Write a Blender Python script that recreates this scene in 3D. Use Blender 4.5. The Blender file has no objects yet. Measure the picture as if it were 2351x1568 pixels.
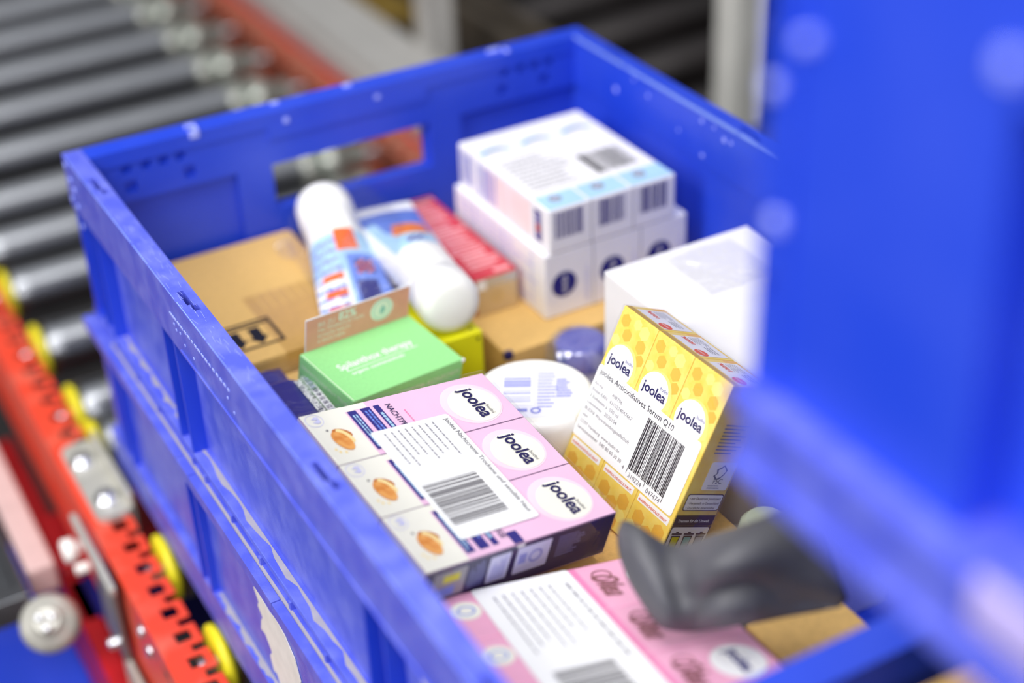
import bpy, bmesh, math, random
from mathutils import Vector, Matrix
from math import sin, cos, pi, radians
random.seed(7)
SC = bpy.context.scene
COL = SC.collection
S = 0.001                      # all sizes below are millimetres

# ---------------------------------------------------------------- camera
cam_d = bpy.data.cameras.new('camera')
cam = bpy.data.objects.new('camera', cam_d); COL.objects.link(cam)
cam_d.lens = 55.217; cam_d.sensor_width = 36.0; cam_d.clip_start = 0.01; cam_d.clip_end = 60
RW = [[0.8695628365488747, -0.4924434248789266, -0.03687745363481651],
      [-0.2912706610300651, -0.45115688660905895, -0.8435750504183552],
      [0.39877546980247425, 0.7442828339809635, -0.5357435839327265]]
CP = Vector((-191.064, -975.945, 440.617)) * S
M = Matrix(((RW[0][0], -RW[1][0], -RW[2][0], CP.x), (RW[0][1], -RW[1][1], -RW[2][1], CP.y),
            (RW[0][2], -RW[1][2], -RW[2][2], CP.z), (0, 0, 0, 1)))
cam.matrix_world = M
cam_d.dof.use_dof = True; cam_d.dof.focus_distance = 0.862; cam_d.dof.aperture_fstop = 2.35
SC.camera = cam
# ---------------------------------------------------------------- exposure
SC.view_settings.view_transform = 'Standard'; SC.view_settings.look = 'None'
SC.view_settings.gamma = 1.0; SC.view_settings.use_curve_mapping = False
SC.view_settings.exposure = 0.3
# ---------------------------------------------------------------- world: bright ceiling, darker hall around
W = bpy.data.worlds.new('hall'); SC.world = W; W.use_nodes = True
nt = W.node_tree; nt.nodes.clear()
wo = nt.nodes.new('ShaderNodeOutputWorld'); bg = nt.nodes.new('ShaderNodeBackground')
tc = nt.nodes.new('ShaderNodeTexCoord'); sp = nt.nodes.new('ShaderNodeSeparateXYZ')
rp = nt.nodes.new('ShaderNodeValToRGB'); mr = nt.nodes.new('ShaderNodeMapRange')
mr.inputs['From Min'].default_value = -0.3; mr.inputs['From Max'].default_value = 1.0
nt.links.new(tc.outputs['Generated'], sp.inputs[0]); nt.links.new(sp.outputs['Z'], mr.inputs['Value'])
nt.links.new(mr.outputs['Result'], rp.inputs['Fac']); nt.links.new(rp.outputs['Color'], bg.inputs['Color'])
cr = rp.color_ramp; cr.elements[0].position = 0.15; cr.elements[0].color = (0.05, 0.048, 0.05, 1)
cr.elements[1].position = 0.93; cr.elements[1].color = (0.95, 0.97, 1.0, 1)
e = cr.elements.new(0.72); e.color = (0.11, 0.11, 0.115, 1)
nt.links.new(bg.outputs[0], wo.inputs['Surface']); bg.inputs['Strength'].default_value = 0.85


def area(name, loc, target, sx, sy, power, col=(1, 1, 1)):
    d = bpy.data.lights.new(name, 'AREA'); d.shape = 'RECTANGLE'; d.size = sx; d.size_y = sy
    d.energy = power; d.color = col
    o = bpy.data.objects.new(name, d); COL.objects.link(o)
    o.location = loc
    o.rotation_euler = (Vector(target) - Vector(loc)).to_track_quat('-Z', 'Y').to_euler()
    return o


area('fill_light_left', (-1.5, -0.45, 1.0), (0.0, -0.3, -0.1), 0.8, 1.2, 26, (1.0, 0.98, 0.98))  # unseen fill, set low to brighten left faces and near rollers
area('ceiling_light_top', (-0.15, -0.45, 1.7), (0.15, -0.3, -0.1), 0.9, 0.9, 13, (1.0, 0.99, 0.98))
area('fill_light_front', (-0.8, -2.2, 1.5), (0.1, -0.4, 0.0), 1.6, 0.8, 30, (0.98, 0.98, 1.0))  # unseen fill added to lift the front-facing sides


# ---------------------------------------------------------------- materials
def lin(c):
    return tuple(((v / 255) / 12.92 if v / 255 <= 0.04045 else ((v / 255 + 0.055) / 1.055) ** 2.4) for v in c) + (1,)


MATS = {}


def mat(name, rgb, rough=0.5, metal=0.0, var=0.06, scale=40, bump=0.0, rgb2=None, thr=None, coat=0.0,
        alpha=1.0, trans=0.0, spec=0.5, ior=1.45, bscale=None, stretch=None):
    if name in MATS: return MATS[name]
    m = bpy.data.materials.new(name); m.use_nodes = True
    n = m.node_tree; b = n.nodes['Principled BSDF']
    tcn = n.nodes.new('ShaderNodeTexCoord'); no = n.nodes.new('ShaderNodeTexNoise')
    no.inputs['Scale'].default_value = scale; no.inputs['Detail'].default_value = 5
    src = tcn.outputs['Object']
    if stretch:
        mp = n.nodes.new('ShaderNodeMapping'); mp.inputs['Scale'].default_value = stretch
        n.links.new(src, mp.inputs[0]); src = mp.outputs[0]
    n.links.new(src, no.inputs['Vector'])
    ra = n.nodes.new('ShaderNodeValToRGB')
    c = lin(rgb)
    if rgb2 is None:
        a = tuple(max(0, x * (1 - var)) for x in c[:3]) + (1,); d = tuple(min(1, x * (1 + var)) for x in c[:3]) + (1,)
        ra.color_ramp.elements[0].position = 0.3; ra.color_ramp.elements[1].position = 0.7
    else:
        a = c; d = lin(rgb2); t = thr or (0.5, 0.6)
        ra.color_ramp.elements[0].position = t[0]; ra.color_ramp.elements[1].position = t[1]
    ra.color_ramp.elements[0].color = a; ra.color_ramp.elements[1].color = d
    n.links.new(no.outputs['Fac'], ra.inputs['Fac']); n.links.new(ra.outputs['Color'], b.inputs['Base Color'])
    b.inputs['Roughness'].default_value = rough; b.inputs['Metallic'].default_value = metal
    b.inputs['Specular IOR Level'].default_value = spec; b.inputs['IOR'].default_value = ior
    b.inputs['Coat Weight'].default_value = coat; b.inputs['Coat Roughness'].default_value = 0.08
    b.inputs['Alpha'].default_value = alpha; b.inputs['Transmission Weight'].default_value = trans
    if bump:
        n2 = n.nodes.new('ShaderNodeTexNoise'); n2.inputs['Scale'].default_value = bscale or scale * 3
        n2.inputs['Detail'].default_value = 4
        n.links.new(src, n2.inputs['Vector'])
        bu = n.nodes.new('ShaderNodeBump'); bu.inputs['Strength'].default_value = bump; bu.inputs['Distance'].default_value = 0.001
        n.links.new(n2.outputs['Fac'], bu.inputs['Height']); n.links.new(bu.outputs['Normal'], b.inputs['Normal'])
    MATS[name] = m
    return m


BLUE = mat('blue_plastic', (34, 68, 208), 0.34, var=0.18, scale=14, bump=0.12, bscale=500, rgb2=(52, 80, 212), thr=(0.35, 0.7))
DUSTY = mat('dusty_blue_plastic', (62, 84, 225), 0.5, scale=22, rgb2=(176, 172, 178), thr=(0.47, 0.53), bump=0.1)
BLUE_LIT = mat('lit_blue_plastic', (84, 96, 212), 0.34, scale=60, rgb2=(112, 122, 222), thr=(0.4, 0.7), bump=0.25, bscale=900, stretch=(1, 1, 1))  # lighter lavender copy of the blue, with the light painted in
SCUFF_GLINT = mat('pale_scuff_glint', (160, 172, 250), 0.5)  # shared by scuff marks, moulded dots and painted glints
EDGE = mat('painted_edge_shine', (150, 178, 246), 0.4)  # pale tone painting the highlight of the rounded crate edges
WHITE = mat('white_card', (238, 236, 240), 0.42, var=0.02)
WHITE2 = mat('white_sticker', (252, 252, 252), 0.4, var=0.01)
CREAM = mat('cream_card', (244, 242, 230), 0.4, var=0.02)
KRAFT = mat('kraft_board', (222, 180, 108), 0.75, var=0.07, scale=300, bump=0.15)
KRAFT_E = mat('kraft_edge', (172, 132, 72), 0.8, var=0.15, scale=300, bump=0.3)
KRAFT_T = mat('kraft_under_tape', (206, 162, 88), 0.28, var=0.05, scale=200, coat=0.4)
PINK = mat('pink_card', (240, 196, 226), 0.4, var=0.02)
PINK2 = mat('rose_card', (243, 176, 206), 0.4, var=0.04)
ROSE = mat('deep_rose_print', (238, 140, 186), 0.4)
NAVY = mat('navy_print', (44, 38, 128), 0.35, var=0.08)
NAVYD = mat('dark_navy_print', (28, 22, 84), 0.4)
BLACK = mat('black_print', (22, 20, 26), 0.5)
GREY = mat('grey_print', (120, 118, 122), 0.5)
DGREY = mat('dark_grey_print', (70, 68, 72), 0.5)
LGREY = mat('light_grey_print', (158, 156, 164), 0.5)
GREEN = mat('mint_green_card', (150, 222, 142), 0.6, var=0.05, scale=500, bump=0.1)
COPPER = mat('copper_pink_card', (234, 164, 138), 0.42, var=0.05, scale=100)
MINT = mat('mint_print', (232, 240, 218), 0.5)
YELLOW = mat('yellow_card', (248, 212, 84), 0.33, scale=120, rgb2=(250, 224, 116), thr=(0.35, 0.65))
YHEX = mat('amber_print', (240, 186, 70), 0.33)
YHEX2 = mat('pale_honey_print', (252, 234, 130), 0.33)
OCHRE = mat('ochre_card', (206, 168, 44), 0.35)
ORANGE = mat('orange_print', (232, 104, 46), 0.45)
ALMOND = mat('almond_print', (222, 136, 52), 0.5, scale=200, rgb2=(240, 170, 90), thr=(0.4, 0.6))
ALMONDD = mat('almond_skin_print', (196, 112, 42), 0.5)
ALMOND2 = mat('almond_flesh_print', (252, 226, 160), 0.5)
LIME = mat('lime_yellow_card', (224, 220, 18), 0.42, var=0.03)
RED = mat('red_card', (196, 34, 48), 0.35, scale=60, rgb2=(206, 66, 76), thr=(0.4, 0.6))
REDL = mat('pale_red_print', (240, 170, 172), 0.4)
GOLD = mat('gold_card', (206, 186, 150), 0.3, metal=0.35, var=0.05)
SILVER = mat('silver_card', (200, 200, 204), 0.25, metal=0.6)
LBLUE = mat('light_blue_print', (172, 210, 238), 0.4)
MBLUE = mat('mid_blue_print', (110, 140, 226), 0.35)
LILAC = mat('lilac_print', (144, 148, 216), 0.45)
MBLUEL = mat('sky_blue_print', (130, 186, 228), 0.4)
LILACL = mat('pale_lilac_print', (206, 206, 240), 0.45)
PALEPINK = mat('pale_pink_print', (250, 222, 222), 0.45)
OFFW = mat('white_plastic', (244, 243, 238), 0.3, var=0.015)
BROWN = mat('brown_print', (88, 62, 60), 0.5)
SCRIPT = mat('brown_script_print', (150, 98, 104), 0.5)
STEEL = mat('zinc_steel', (146, 148, 153), 0.3, metal=1.0, var=0.12, scale=30, stretch=(1, 12, 12), bump=0.05)
STEEL_D = mat('dull_steel', (150, 148, 146), 0.48, metal=0.8, var=0.2, scale=25)
STEEL_L = mat('grey_painted_steel', (178, 176, 172), 0.5, metal=0.1, var=0.06, scale=15)
BOLT = mat('bolt_steel', (225, 226, 232), 0.25, metal=0.9)
GALV = mat('galvanised_plate', (196, 194, 184), 0.42, metal=0.4, var=0.12, scale=60)
REDP = mat('red_paint', (228, 70, 46), 0.38, scale=30, rgb2=(216, 108, 88), thr=(0.5, 0.75), bump=0.08)
REDDUST = mat('dusty_red_paint', (178, 84, 60), 0.55, scale=30, rgb2=(160, 112, 92), thr=(0.4, 0.7))
YRING = mat('yellow_bearing', (228, 216, 40), 0.4, var=0.05)
GREENP = mat('green_grey_plastic', (120, 140, 128), 0.45)
RUBBER = mat('dark_grey_film', (88, 88, 93), 0.5, var=0.15, scale=20, bump=0.2, bscale=60)
DARK = mat('dark_machine', (52, 48, 48), 0.55, var=0.3, scale=10)
DKROLL = mat('dark_roller', (36, 32, 32), 0.4, metal=0.5, var=0.3, scale=10)
OLIVE = mat('olive_grey_rail', (88, 80, 70), 0.5, metal=0.3, var=0.15, scale=12)
PALEG = mat('pale_sage_plastic', (150, 156, 140), 0.4)
FLOOR = mat('dark_concrete', (44, 41, 41), 0.7, var=0.35, scale=3, bump=0.1)
PAPER = mat('torn_paper', (226, 220, 214), 0.8, var=0.06, scale=80, bump=0.3)
TEALP = mat('teal_print', (150, 196, 186), 0.4)


def film_mat(name, a=0.16, tint=(240, 243, 250), rough=0.08, bump=0.9, sc=60):
    if name in MATS: return MATS[name]
    m = bpy.data.materials.new(name); m.use_nodes = True; n = m.node_tree; n.nodes.clear()
    o = n.nodes.new('ShaderNodeOutputMaterial'); mx = n.nodes.new('ShaderNodeMixShader')
    t = n.nodes.new('ShaderNodeBsdfTransparent'); g = n.nodes.new('ShaderNodeBsdfGlossy')
    d = n.nodes.new('ShaderNodeBsdfDiffuse'); m2 = n.nodes.new('ShaderNodeMixShader')
    g.inputs['Roughness'].default_value = rough; d.inputs['Color'].default_value = lin(tint)
    m2.inputs[0].default_value = 0.12
    tcn = n.nodes.new('ShaderNodeTexCoord'); no = n.nodes.new('ShaderNodeTexNoise')
    no.inputs['Scale'].default_value = sc; no.inputs['Detail'].default_value = 3; no.inputs['Distortion'].default_value = 1.5
    n.links.new(tcn.outputs['Object'], no.inputs['Vector'])
    bu = n.nodes.new('ShaderNodeBump'); bu.inputs['Strength'].default_value = bump; bu.inputs['Distance'].default_value = 0.004
    n.links.new(no.outputs['Fac'], bu.inputs['Height'])
    n.links.new(bu.outputs['Normal'], g.inputs['Normal'])
    n.links.new(g.outputs[0], m2.inputs[1]); n.links.new(d.outputs[0], m2.inputs[2])
    mx.inputs[0].default_value = a
    n.links.new(t.outputs[0], mx.inputs[1]); n.links.new(m2.outputs[0], mx.inputs[2])
    n.links.new(mx.outputs[0], o.inputs[0])
    MATS[name] = m; return m


FILM = film_mat('clear_film')
FILM_C = film_mat('cellophane', a=0.07, rough=0.12, bump=0.5, sc=35)
BLISTER = film_mat('clear_blister', a=0.3, rough=0.12, sc=40)


# ---------------------------------------------------------------- mesh builder
class MB:
    def __init__(s): s.v = []; s.f = []; s.m = []; s.mats = []; s.sm = []

    def add(s, verts, faces, m, smooth=False):
        k = len(s.v); s.v += [Vector(x) for x in verts]
        if m not in s.mats: s.mats.append(m)
        i = s.mats.index(m)
        for f in faces:
            s.f.append([k + j for j in f]); s.m.append(i); s.sm.append(smooth)

    def addT(s, T, verts, faces, m, smooth=False): s.add([T @ Vector(x) for x in verts], faces, m, smooth)

    def box(s, a, b, m, r=0.0, T=None, seg=2, topm=None):
        x0, x1 = sorted((a[0], b[0])); y0, y1 = sorted((a[1], b[1])); z0, z1 = sorted((a[2], b[2]))
        bm = bmesh.new(); bmesh.ops.create_cube(bm, size=1)
        for v in bm.verts:
            v.co = Vector(((x0 + x1) / 2 + v.co.x * (x1 - x0), (y0 + y1) / 2 + v.co.y * (y1 - y0), (z0 + z1) / 2 + v.co.z * (z1 - z0)))
        if r: bmesh.ops.bevel(bm, geom=bm.edges[:], offset=r, segments=seg, profile=0.5, affect='EDGES')
        s.bm(bm, m, T, smooth=bool(r) and seg > 1 and False)

    def bm(s, bm, m, T=None, smooth=False):
        bm.verts.ensure_lookup_table(); bm.verts.index_update()
        vs = [(T @ v.co if T else v.co.copy()) for v in bm.verts]
        s.add(vs, [[v.index for v in f.verts] for f in bm.faces], m, smooth); bm.free()

    def cyl(s, p0, p1, r0, m, r1=None, n=32, caps=True, smooth=True):
        r1 = r0 if r1 is None else r1
        s.lathe(p0, p1, [(0, r0), (1, r1)], m, n, caps)

    def lathe(s, p0, p1, prof, m, n=32, caps=True):
        p0 = Vector(p0); p1 = Vector(p1); ax = p1 - p0; L = ax.length; ax.normalize()
        q = ax.orthogonal().normalized(); w = ax.cross(q)
        vs = []; fs = []
        for (t, r) in prof:
            for i in range(n):
                a = 2 * pi * i / n; vs.append(p0 + ax * (t * L) + (q * cos(a) + w * sin(a)) * r)
        for k in range(len(prof) - 1):
            for i in range(n):
                j = (i + 1) % n; fs.append([k * n + i, k * n + j, (k + 1) * n + j, (k + 1) * n + i])
        s.add(vs, fs, m, True)
        if caps:
            s.add(vs[:n], [list(range(n))[::-1]], m); s.add(vs[-n:], [list(range(n))], m)

    def build(s, name, parent=None, loc=None, bevel=0, mw=None):
        me = bpy.data.meshes.new(name)
        me.from_pydata([tuple(v * S) for v in s.v], [], s.f)
        for m in s.mats: me.materials.append(m)
        me.polygons.foreach_set('material_index', s.m); me.polygons.foreach_set('use_smooth', s.sm)
        me.update()
        o = bpy.data.objects.new(name, me); COL.objects.link(o)
        if parent: o.parent = parent
        if mw is not None: o.matrix_world = mw
        if loc: o.location = Vector(loc) * S
        if bevel:
            b = o.modifiers.new('soft_edges', 'BEVEL'); b.width = bevel * S; b.segments = 2; b.limit_method = 'ANGLE'
            b.angle_limit = radians(40); b.use_clamp_overlap = True
        return o


def solid(adds, subs=()):
    """rectilinear solid: union of boxes minus boxes, outer skin only"""
    def nz(b): return [sorted((b[0], b[3])), sorted((b[1], b[4])), sorted((b[2], b[5]))]
    A = [nz(b) for b in adds]; B = [nz(b) for b in subs]
    ax = []
    for k in range(3):
        ax.append(sorted(set(round(v, 3) for b in A + B for v in b[k])))
    n = [len(a) - 1 for a in ax]
    occ = {}
    for i in range(n[0]):
        cx = (ax[0][i] + ax[0][i + 1]) / 2
        Ax = [b for b in A if b[0][0] < cx < b[0][1]]; Bx = [b for b in B if b[0][0] < cx < b[0][1]]
        for j in range(n[1]):
            cy = (ax[1][j] + ax[1][j + 1]) / 2
            Ay = [b for b in Ax if b[1][0] < cy < b[1][1]]; By = [b for b in Bx if b[1][0] < cy < b[1][1]]
            for k in range(n[2]):
                cz = (ax[2][k] + ax[2][k + 1]) / 2
                if any(b[2][0] < cz < b[2][1] for b in Ay) and not any(b[2][0] < cz < b[2][1] for b in By):
                    occ[(i, j, k)] = 1
    vid = {}; vs = []; fs = []

    def V(i, j, k):
        if (i, j, k) not in vid: vid[(i, j, k)] = len(vs); vs.append((ax[0][i], ax[1][j], ax[2][k]))
        return vid[(i, j, k)]
    for (i, j, k) in occ:
        if (i + 1, j, k) not in occ: fs.append([V(i + 1, j, k), V(i + 1, j + 1, k), V(i + 1, j + 1, k + 1), V(i + 1, j, k + 1)])
        if (i - 1, j, k) not in occ: fs.append([V(i, j, k), V(i, j, k + 1), V(i, j + 1, k + 1), V(i, j + 1, k)])
        if (i, j + 1, k) not in occ: fs.append([V(i, j + 1, k), V(i, j + 1, k + 1), V(i + 1, j + 1, k + 1), V(i + 1, j + 1, k)])
        if (i, j - 1, k) not in occ: fs.append([V(i, j, k), V(i + 1, j, k), V(i + 1, j, k + 1), V(i, j, k + 1)])
        if (i, j, k + 1) not in occ: fs.append([V(i, j, k + 1), V(i + 1, j, k + 1), V(i + 1, j + 1, k + 1), V(i, j + 1, k + 1)])
        if (i, j, k - 1) not in occ: fs.append([V(i, j, k), V(i, j + 1, k), V(i + 1, j + 1, k), V(i + 1, j, k)])
    return vs, fs


_txt = {}


def text_mesh(s, bold=0.0, italic=0.0):
    key = (s, bold, italic)
    if key in _txt: return _txt[key]
    cu = bpy.data.curves.new('t', 'FONT'); cu.body = s; cu.size = 1.0; cu.resolution_u = 3; cu.offset = bold; cu.shear = italic
    o = bpy.data.objects.new('t', cu)
    me = bpy.data.meshes.new_from_object(o)
    v = [(p.co.x, p.co.y) for p in me.vertices]; f = [list(p.vertices) for p in me.polygons]
    bpy.data.meshes.remove(me); bpy.data.objects.remove(o); bpy.data.curves.remove(cu)
    w = max((p[0] for p in v), default=1)
    _txt[key] = (v, f, w); return _txt[key]


class P:
    """a printed plane: origin, two in-plane axes, small lift per layer"""
    def __init__(s, mb, O, U, V, lift=0.12):
        s.mb = mb; s.O = Vector(O); s.U = Vector(U).normalized(); s.V = Vector(V).normalized(); s.N = s.U.cross(s.V).normalized(); s.lift = lift

    def p(s, u, v, L=1): return s.O + s.U * u + s.V * v + s.N * (s.lift * L)

    def poly(s, pts, m, L=1): s.mb.add([s.p(u, v, L) for u, v in pts], [list(range(len(pts)))], m)

    def rect(s, u0, v0, u1, v1, m, L=1, r=0):
        u0, u1 = sorted((u0, u1)); v0, v1 = sorted((v0, v1))
        if not r: s.poly([(u0, v0), (u1, v0), (u1, v1), (u0, v1)], m, L); return
        pts = []
        for cx, cy, a0 in ((u1 - r, v0 + r, -pi / 2), (u1 - r, v1 - r, 0), (u0 + r, v1 - r, pi / 2), (u0 + r, v0 + r, pi)):
            for k in range(5): a = a0 + k * pi / 8; pts.append((cx + r * cos(a), cy + r * sin(a)))
        s.poly(pts, m, L)

    def disc(s, u, v, ru, rv, m, L=1, n=40): s.poly([(u + ru * cos(2 * pi * i / n), v + rv * sin(2 * pi * i / n)) for i in range(n)], m, L)

    def ring(s, u, v, r0, r1, m, L=1, n=36):
        a = [(cos(2 * pi * i / n), sin(2 * pi * i / n)) for i in range(n)]
        vs = [s.p(u + c * r0, v + d * r0, L) for c, d in a] + [s.p(u + c * r1, v + d * r1, L) for c, d in a]
        s.mb.add(vs, [[i, n + i, n + (i + 1) % n, (i + 1) % n] for i in range(n)], m)

    def frame(s, u0, v0, u1, v1, w, m, L=1):
        u0, u1 = sorted((u0, u1)); v0, v1 = sorted((v0, v1))
        s.rect(u0, v0, u1, v0 + w, m, L); s.rect(u0, v1 - w, u1, v1, m, L); s.rect(u0, v0 + w, u0 + w, v1 - w, m, L); s.rect(u1 - w, v0 + w, u1, v1 - w, m, L)

    def text(s, t, u, v, width, m, L=3, rot=0, bold=0.0, italic=0.0, hs=1.0, center=False):
        vs, fs, w = text_mesh(t, bold, italic)
        k = width / w; c, d = cos(radians(rot)), sin(radians(rot)); off = -width / 2 if center else 0
        out = []
        for x, y in vs:
            x = x * k + off; y = y * k * hs
            out.append(s.p(u + x * c - y * d, v + x * d + y * c, L))
        s.mb.add(out, fs, m)

    def bars(s, u0, v0, u1, v1, m, L=3, along='u', seed=1, n=46, fill=0.5, quiet=None):
        """barcode: bars stand side by side along the given axis"""
        rnd = random.Random(seed)
        ws = [rnd.choice((1, 1, 1, 2, 2, 3)) for _ in range(n)]
        tot = sum(ws); x = 0
        for i, w in enumerate(ws):
            if i % 2 == 0:
                a, b = x / tot, (x + w * (0.9 + 0.2 * fill)) / tot
                if along == 'u': s.rect(u0 + (u1 - u0) * a, v0, u0 + (u1 - u0) * min(b, 1), v1, m, L)
                else: s.rect(u0, v0 + (v1 - v0) * a, u1, v0 + (v1 - v0) * min(b, 1), m, L)
            x += w

    def lines(s, u0, v0, u1, v1, n, m, L=3, th=0.25, seed=3, vertical=False):
        """rows of tiny illegible print"""
        rnd = random.Random(seed)
        for i in range(n):
            t = (i + 0.5) / n
            if not vertical:
                v = v0 + (v1 - v0) * t; h = abs(v1 - v0) / n * th; x = u0; end = u0 + (u1 - u0) * rnd.uniform(0.6, 1.0)
                while x < end:
                    w = rnd.uniform(1.2, 4.5) * abs(u1 - u0) / 45; s.rect(x, v - h, min(x + w, end), v + h, m, L); x += w + 0.8 * abs(u1 - u0) / 45
            else:
                u = u0 + (u1 - u0) * t; h = abs(u1 - u0) / n * th; y = v0; end = v0 + (v1 - v0) * rnd.uniform(0.6, 1.0)
                sg = 1 if v1 > v0 else -1
                while (y - end) * sg < 0:
                    w = rnd.uniform(1.2, 4.5) * abs(v1 - v0) / 45 * sg; y2 = y + w
                    if (y2 - end) * sg > 0: y2 = end
                    s.rect(u - h, y, u + h, y2, m, L); y = y2 + 0.8 * abs(v1 - v0) / 45 * sg


def tag(o, label=None, cat=None, group=None, kind=None):
    if label: o['label'] = label
    if cat: o['category'] = cat
    if group: o['group'] = group
    if kind: o['kind'] = kind
    return o


def thing(name, label, cat, loc=(0, 0, 0), group=None, rot=None):
    o = bpy.data.objects.new(name, None); COL.objects.link(o); o.empty_display_size = 0.01
    T = Matrix.Translation(Vector(loc) * S)
    if rot is not None: T = T @ rot.to_4x4()
    o.matrix_world = T
    return tag(o, label, cat, group)


def wtl(root):
    """world-millimetre to thing-local translation (unrotated things)"""
    return Matrix.Translation(-root.location / S)


def copy_thing(root, loc, label, name=None):
    r = root.copy(); COL.objects.link(r); r.location = Vector(loc) * S; r['label'] = label
    def rec(src, dst):
        for ch in list(src.children):
            if ch.parent != src: continue
            c = ch.copy(); COL.objects.link(c); c.parent = dst; rec(ch, c)
    rec(root, r)
    return r


def part(root, name, fn, bevel=0, parent=None, label=None):
    """build one part from world-millimetre geometry"""
    mb = MB(); fn(mb)
    T = wtl(root); mb.v = [T @ v for v in mb.v]
    o = mb.build(name, parent or root, bevel=bevel)
    if label: o['label'] = label
    return o


# ================================================================= structure
fl = MB(); fl.box((-6000, -3000, -960), (7000, 9000, -900), FLOOR)
o = fl.build('floor'); tag(o, kind='structure')
wl = MB(); wl.box((-6000, 8900, -900), (7000, 9000, 3200), mat('far_grey_wall', (70, 68, 68), 0.8))
o = wl.build('wall_back'); tag(o, kind='structure')

# ================================================================= the open blue crate
CW, CL = 400.0, 645.0
crate = thing('plastic_crate', 'open blue plastic crate filled with cosmetics cartons, standing on the roller conveyor', 'crate', (200, -322, -256))


def back_wall(mb, y0=0.0, sg=-1, handle=True):
    def B(x0, ya, z0, x1, yb, z1): return (x0, y0 + sg * ya, z0, x1, y0 + sg * yb, z1)
    adds = [B(12.6, 0, -11, 387.4, 18, 0), B(0.4, 3, -39, 399.6, 17, -11.5), B(0.4, 6, -121, 399.6, 12, -39),
            B(137.5, 10, -20, 261, 18.2, -11), B(12, 0, -20, 388, 3.2, -11),
            B(0.4, 2, -121, 399.6, 17, -116)]
    for x in (112, 262): adds += [B(x, 6, -120, x + 26, 17, -39)]
    adds += [B(138, 6, -96, 262, 17, -73), B(112, 3, -118, 114, 8, -39), B(286, 3, -118, 288, 8, -39)]
    subs = [B(139.5, -5, -73, 259.5, 30, -41)]
    for x in (33, 47, 59, 71, 323, 337, 349, 361): subs.append(B(x, 13, -18, x + 6.5, 20, -11))
    for x in (34, 75, 320, 356): subs.append(B(x, 13, -32, x + 8, 20, -24))
    vs, fs = solid(adds, subs); mb.add(vs, fs, BLUE)
    if sg < 0:
        def dot(x, y, z, a, b, c, m=SCUFF_GLINT): mb.box((x - a, y - b, z - c), (x + a, y + b, z + c), m, r=min(a, b, c) * 0.45)
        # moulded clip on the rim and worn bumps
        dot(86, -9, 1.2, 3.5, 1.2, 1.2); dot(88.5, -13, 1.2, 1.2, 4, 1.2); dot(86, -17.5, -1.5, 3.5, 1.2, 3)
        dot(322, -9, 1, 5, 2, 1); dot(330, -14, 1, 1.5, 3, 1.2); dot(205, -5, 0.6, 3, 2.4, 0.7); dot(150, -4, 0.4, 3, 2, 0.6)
        dot(152, -18.1, -8, 2, 0.5, 2); dot(222, -18.1, -8, 2, 0.5, 1.6)


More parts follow.
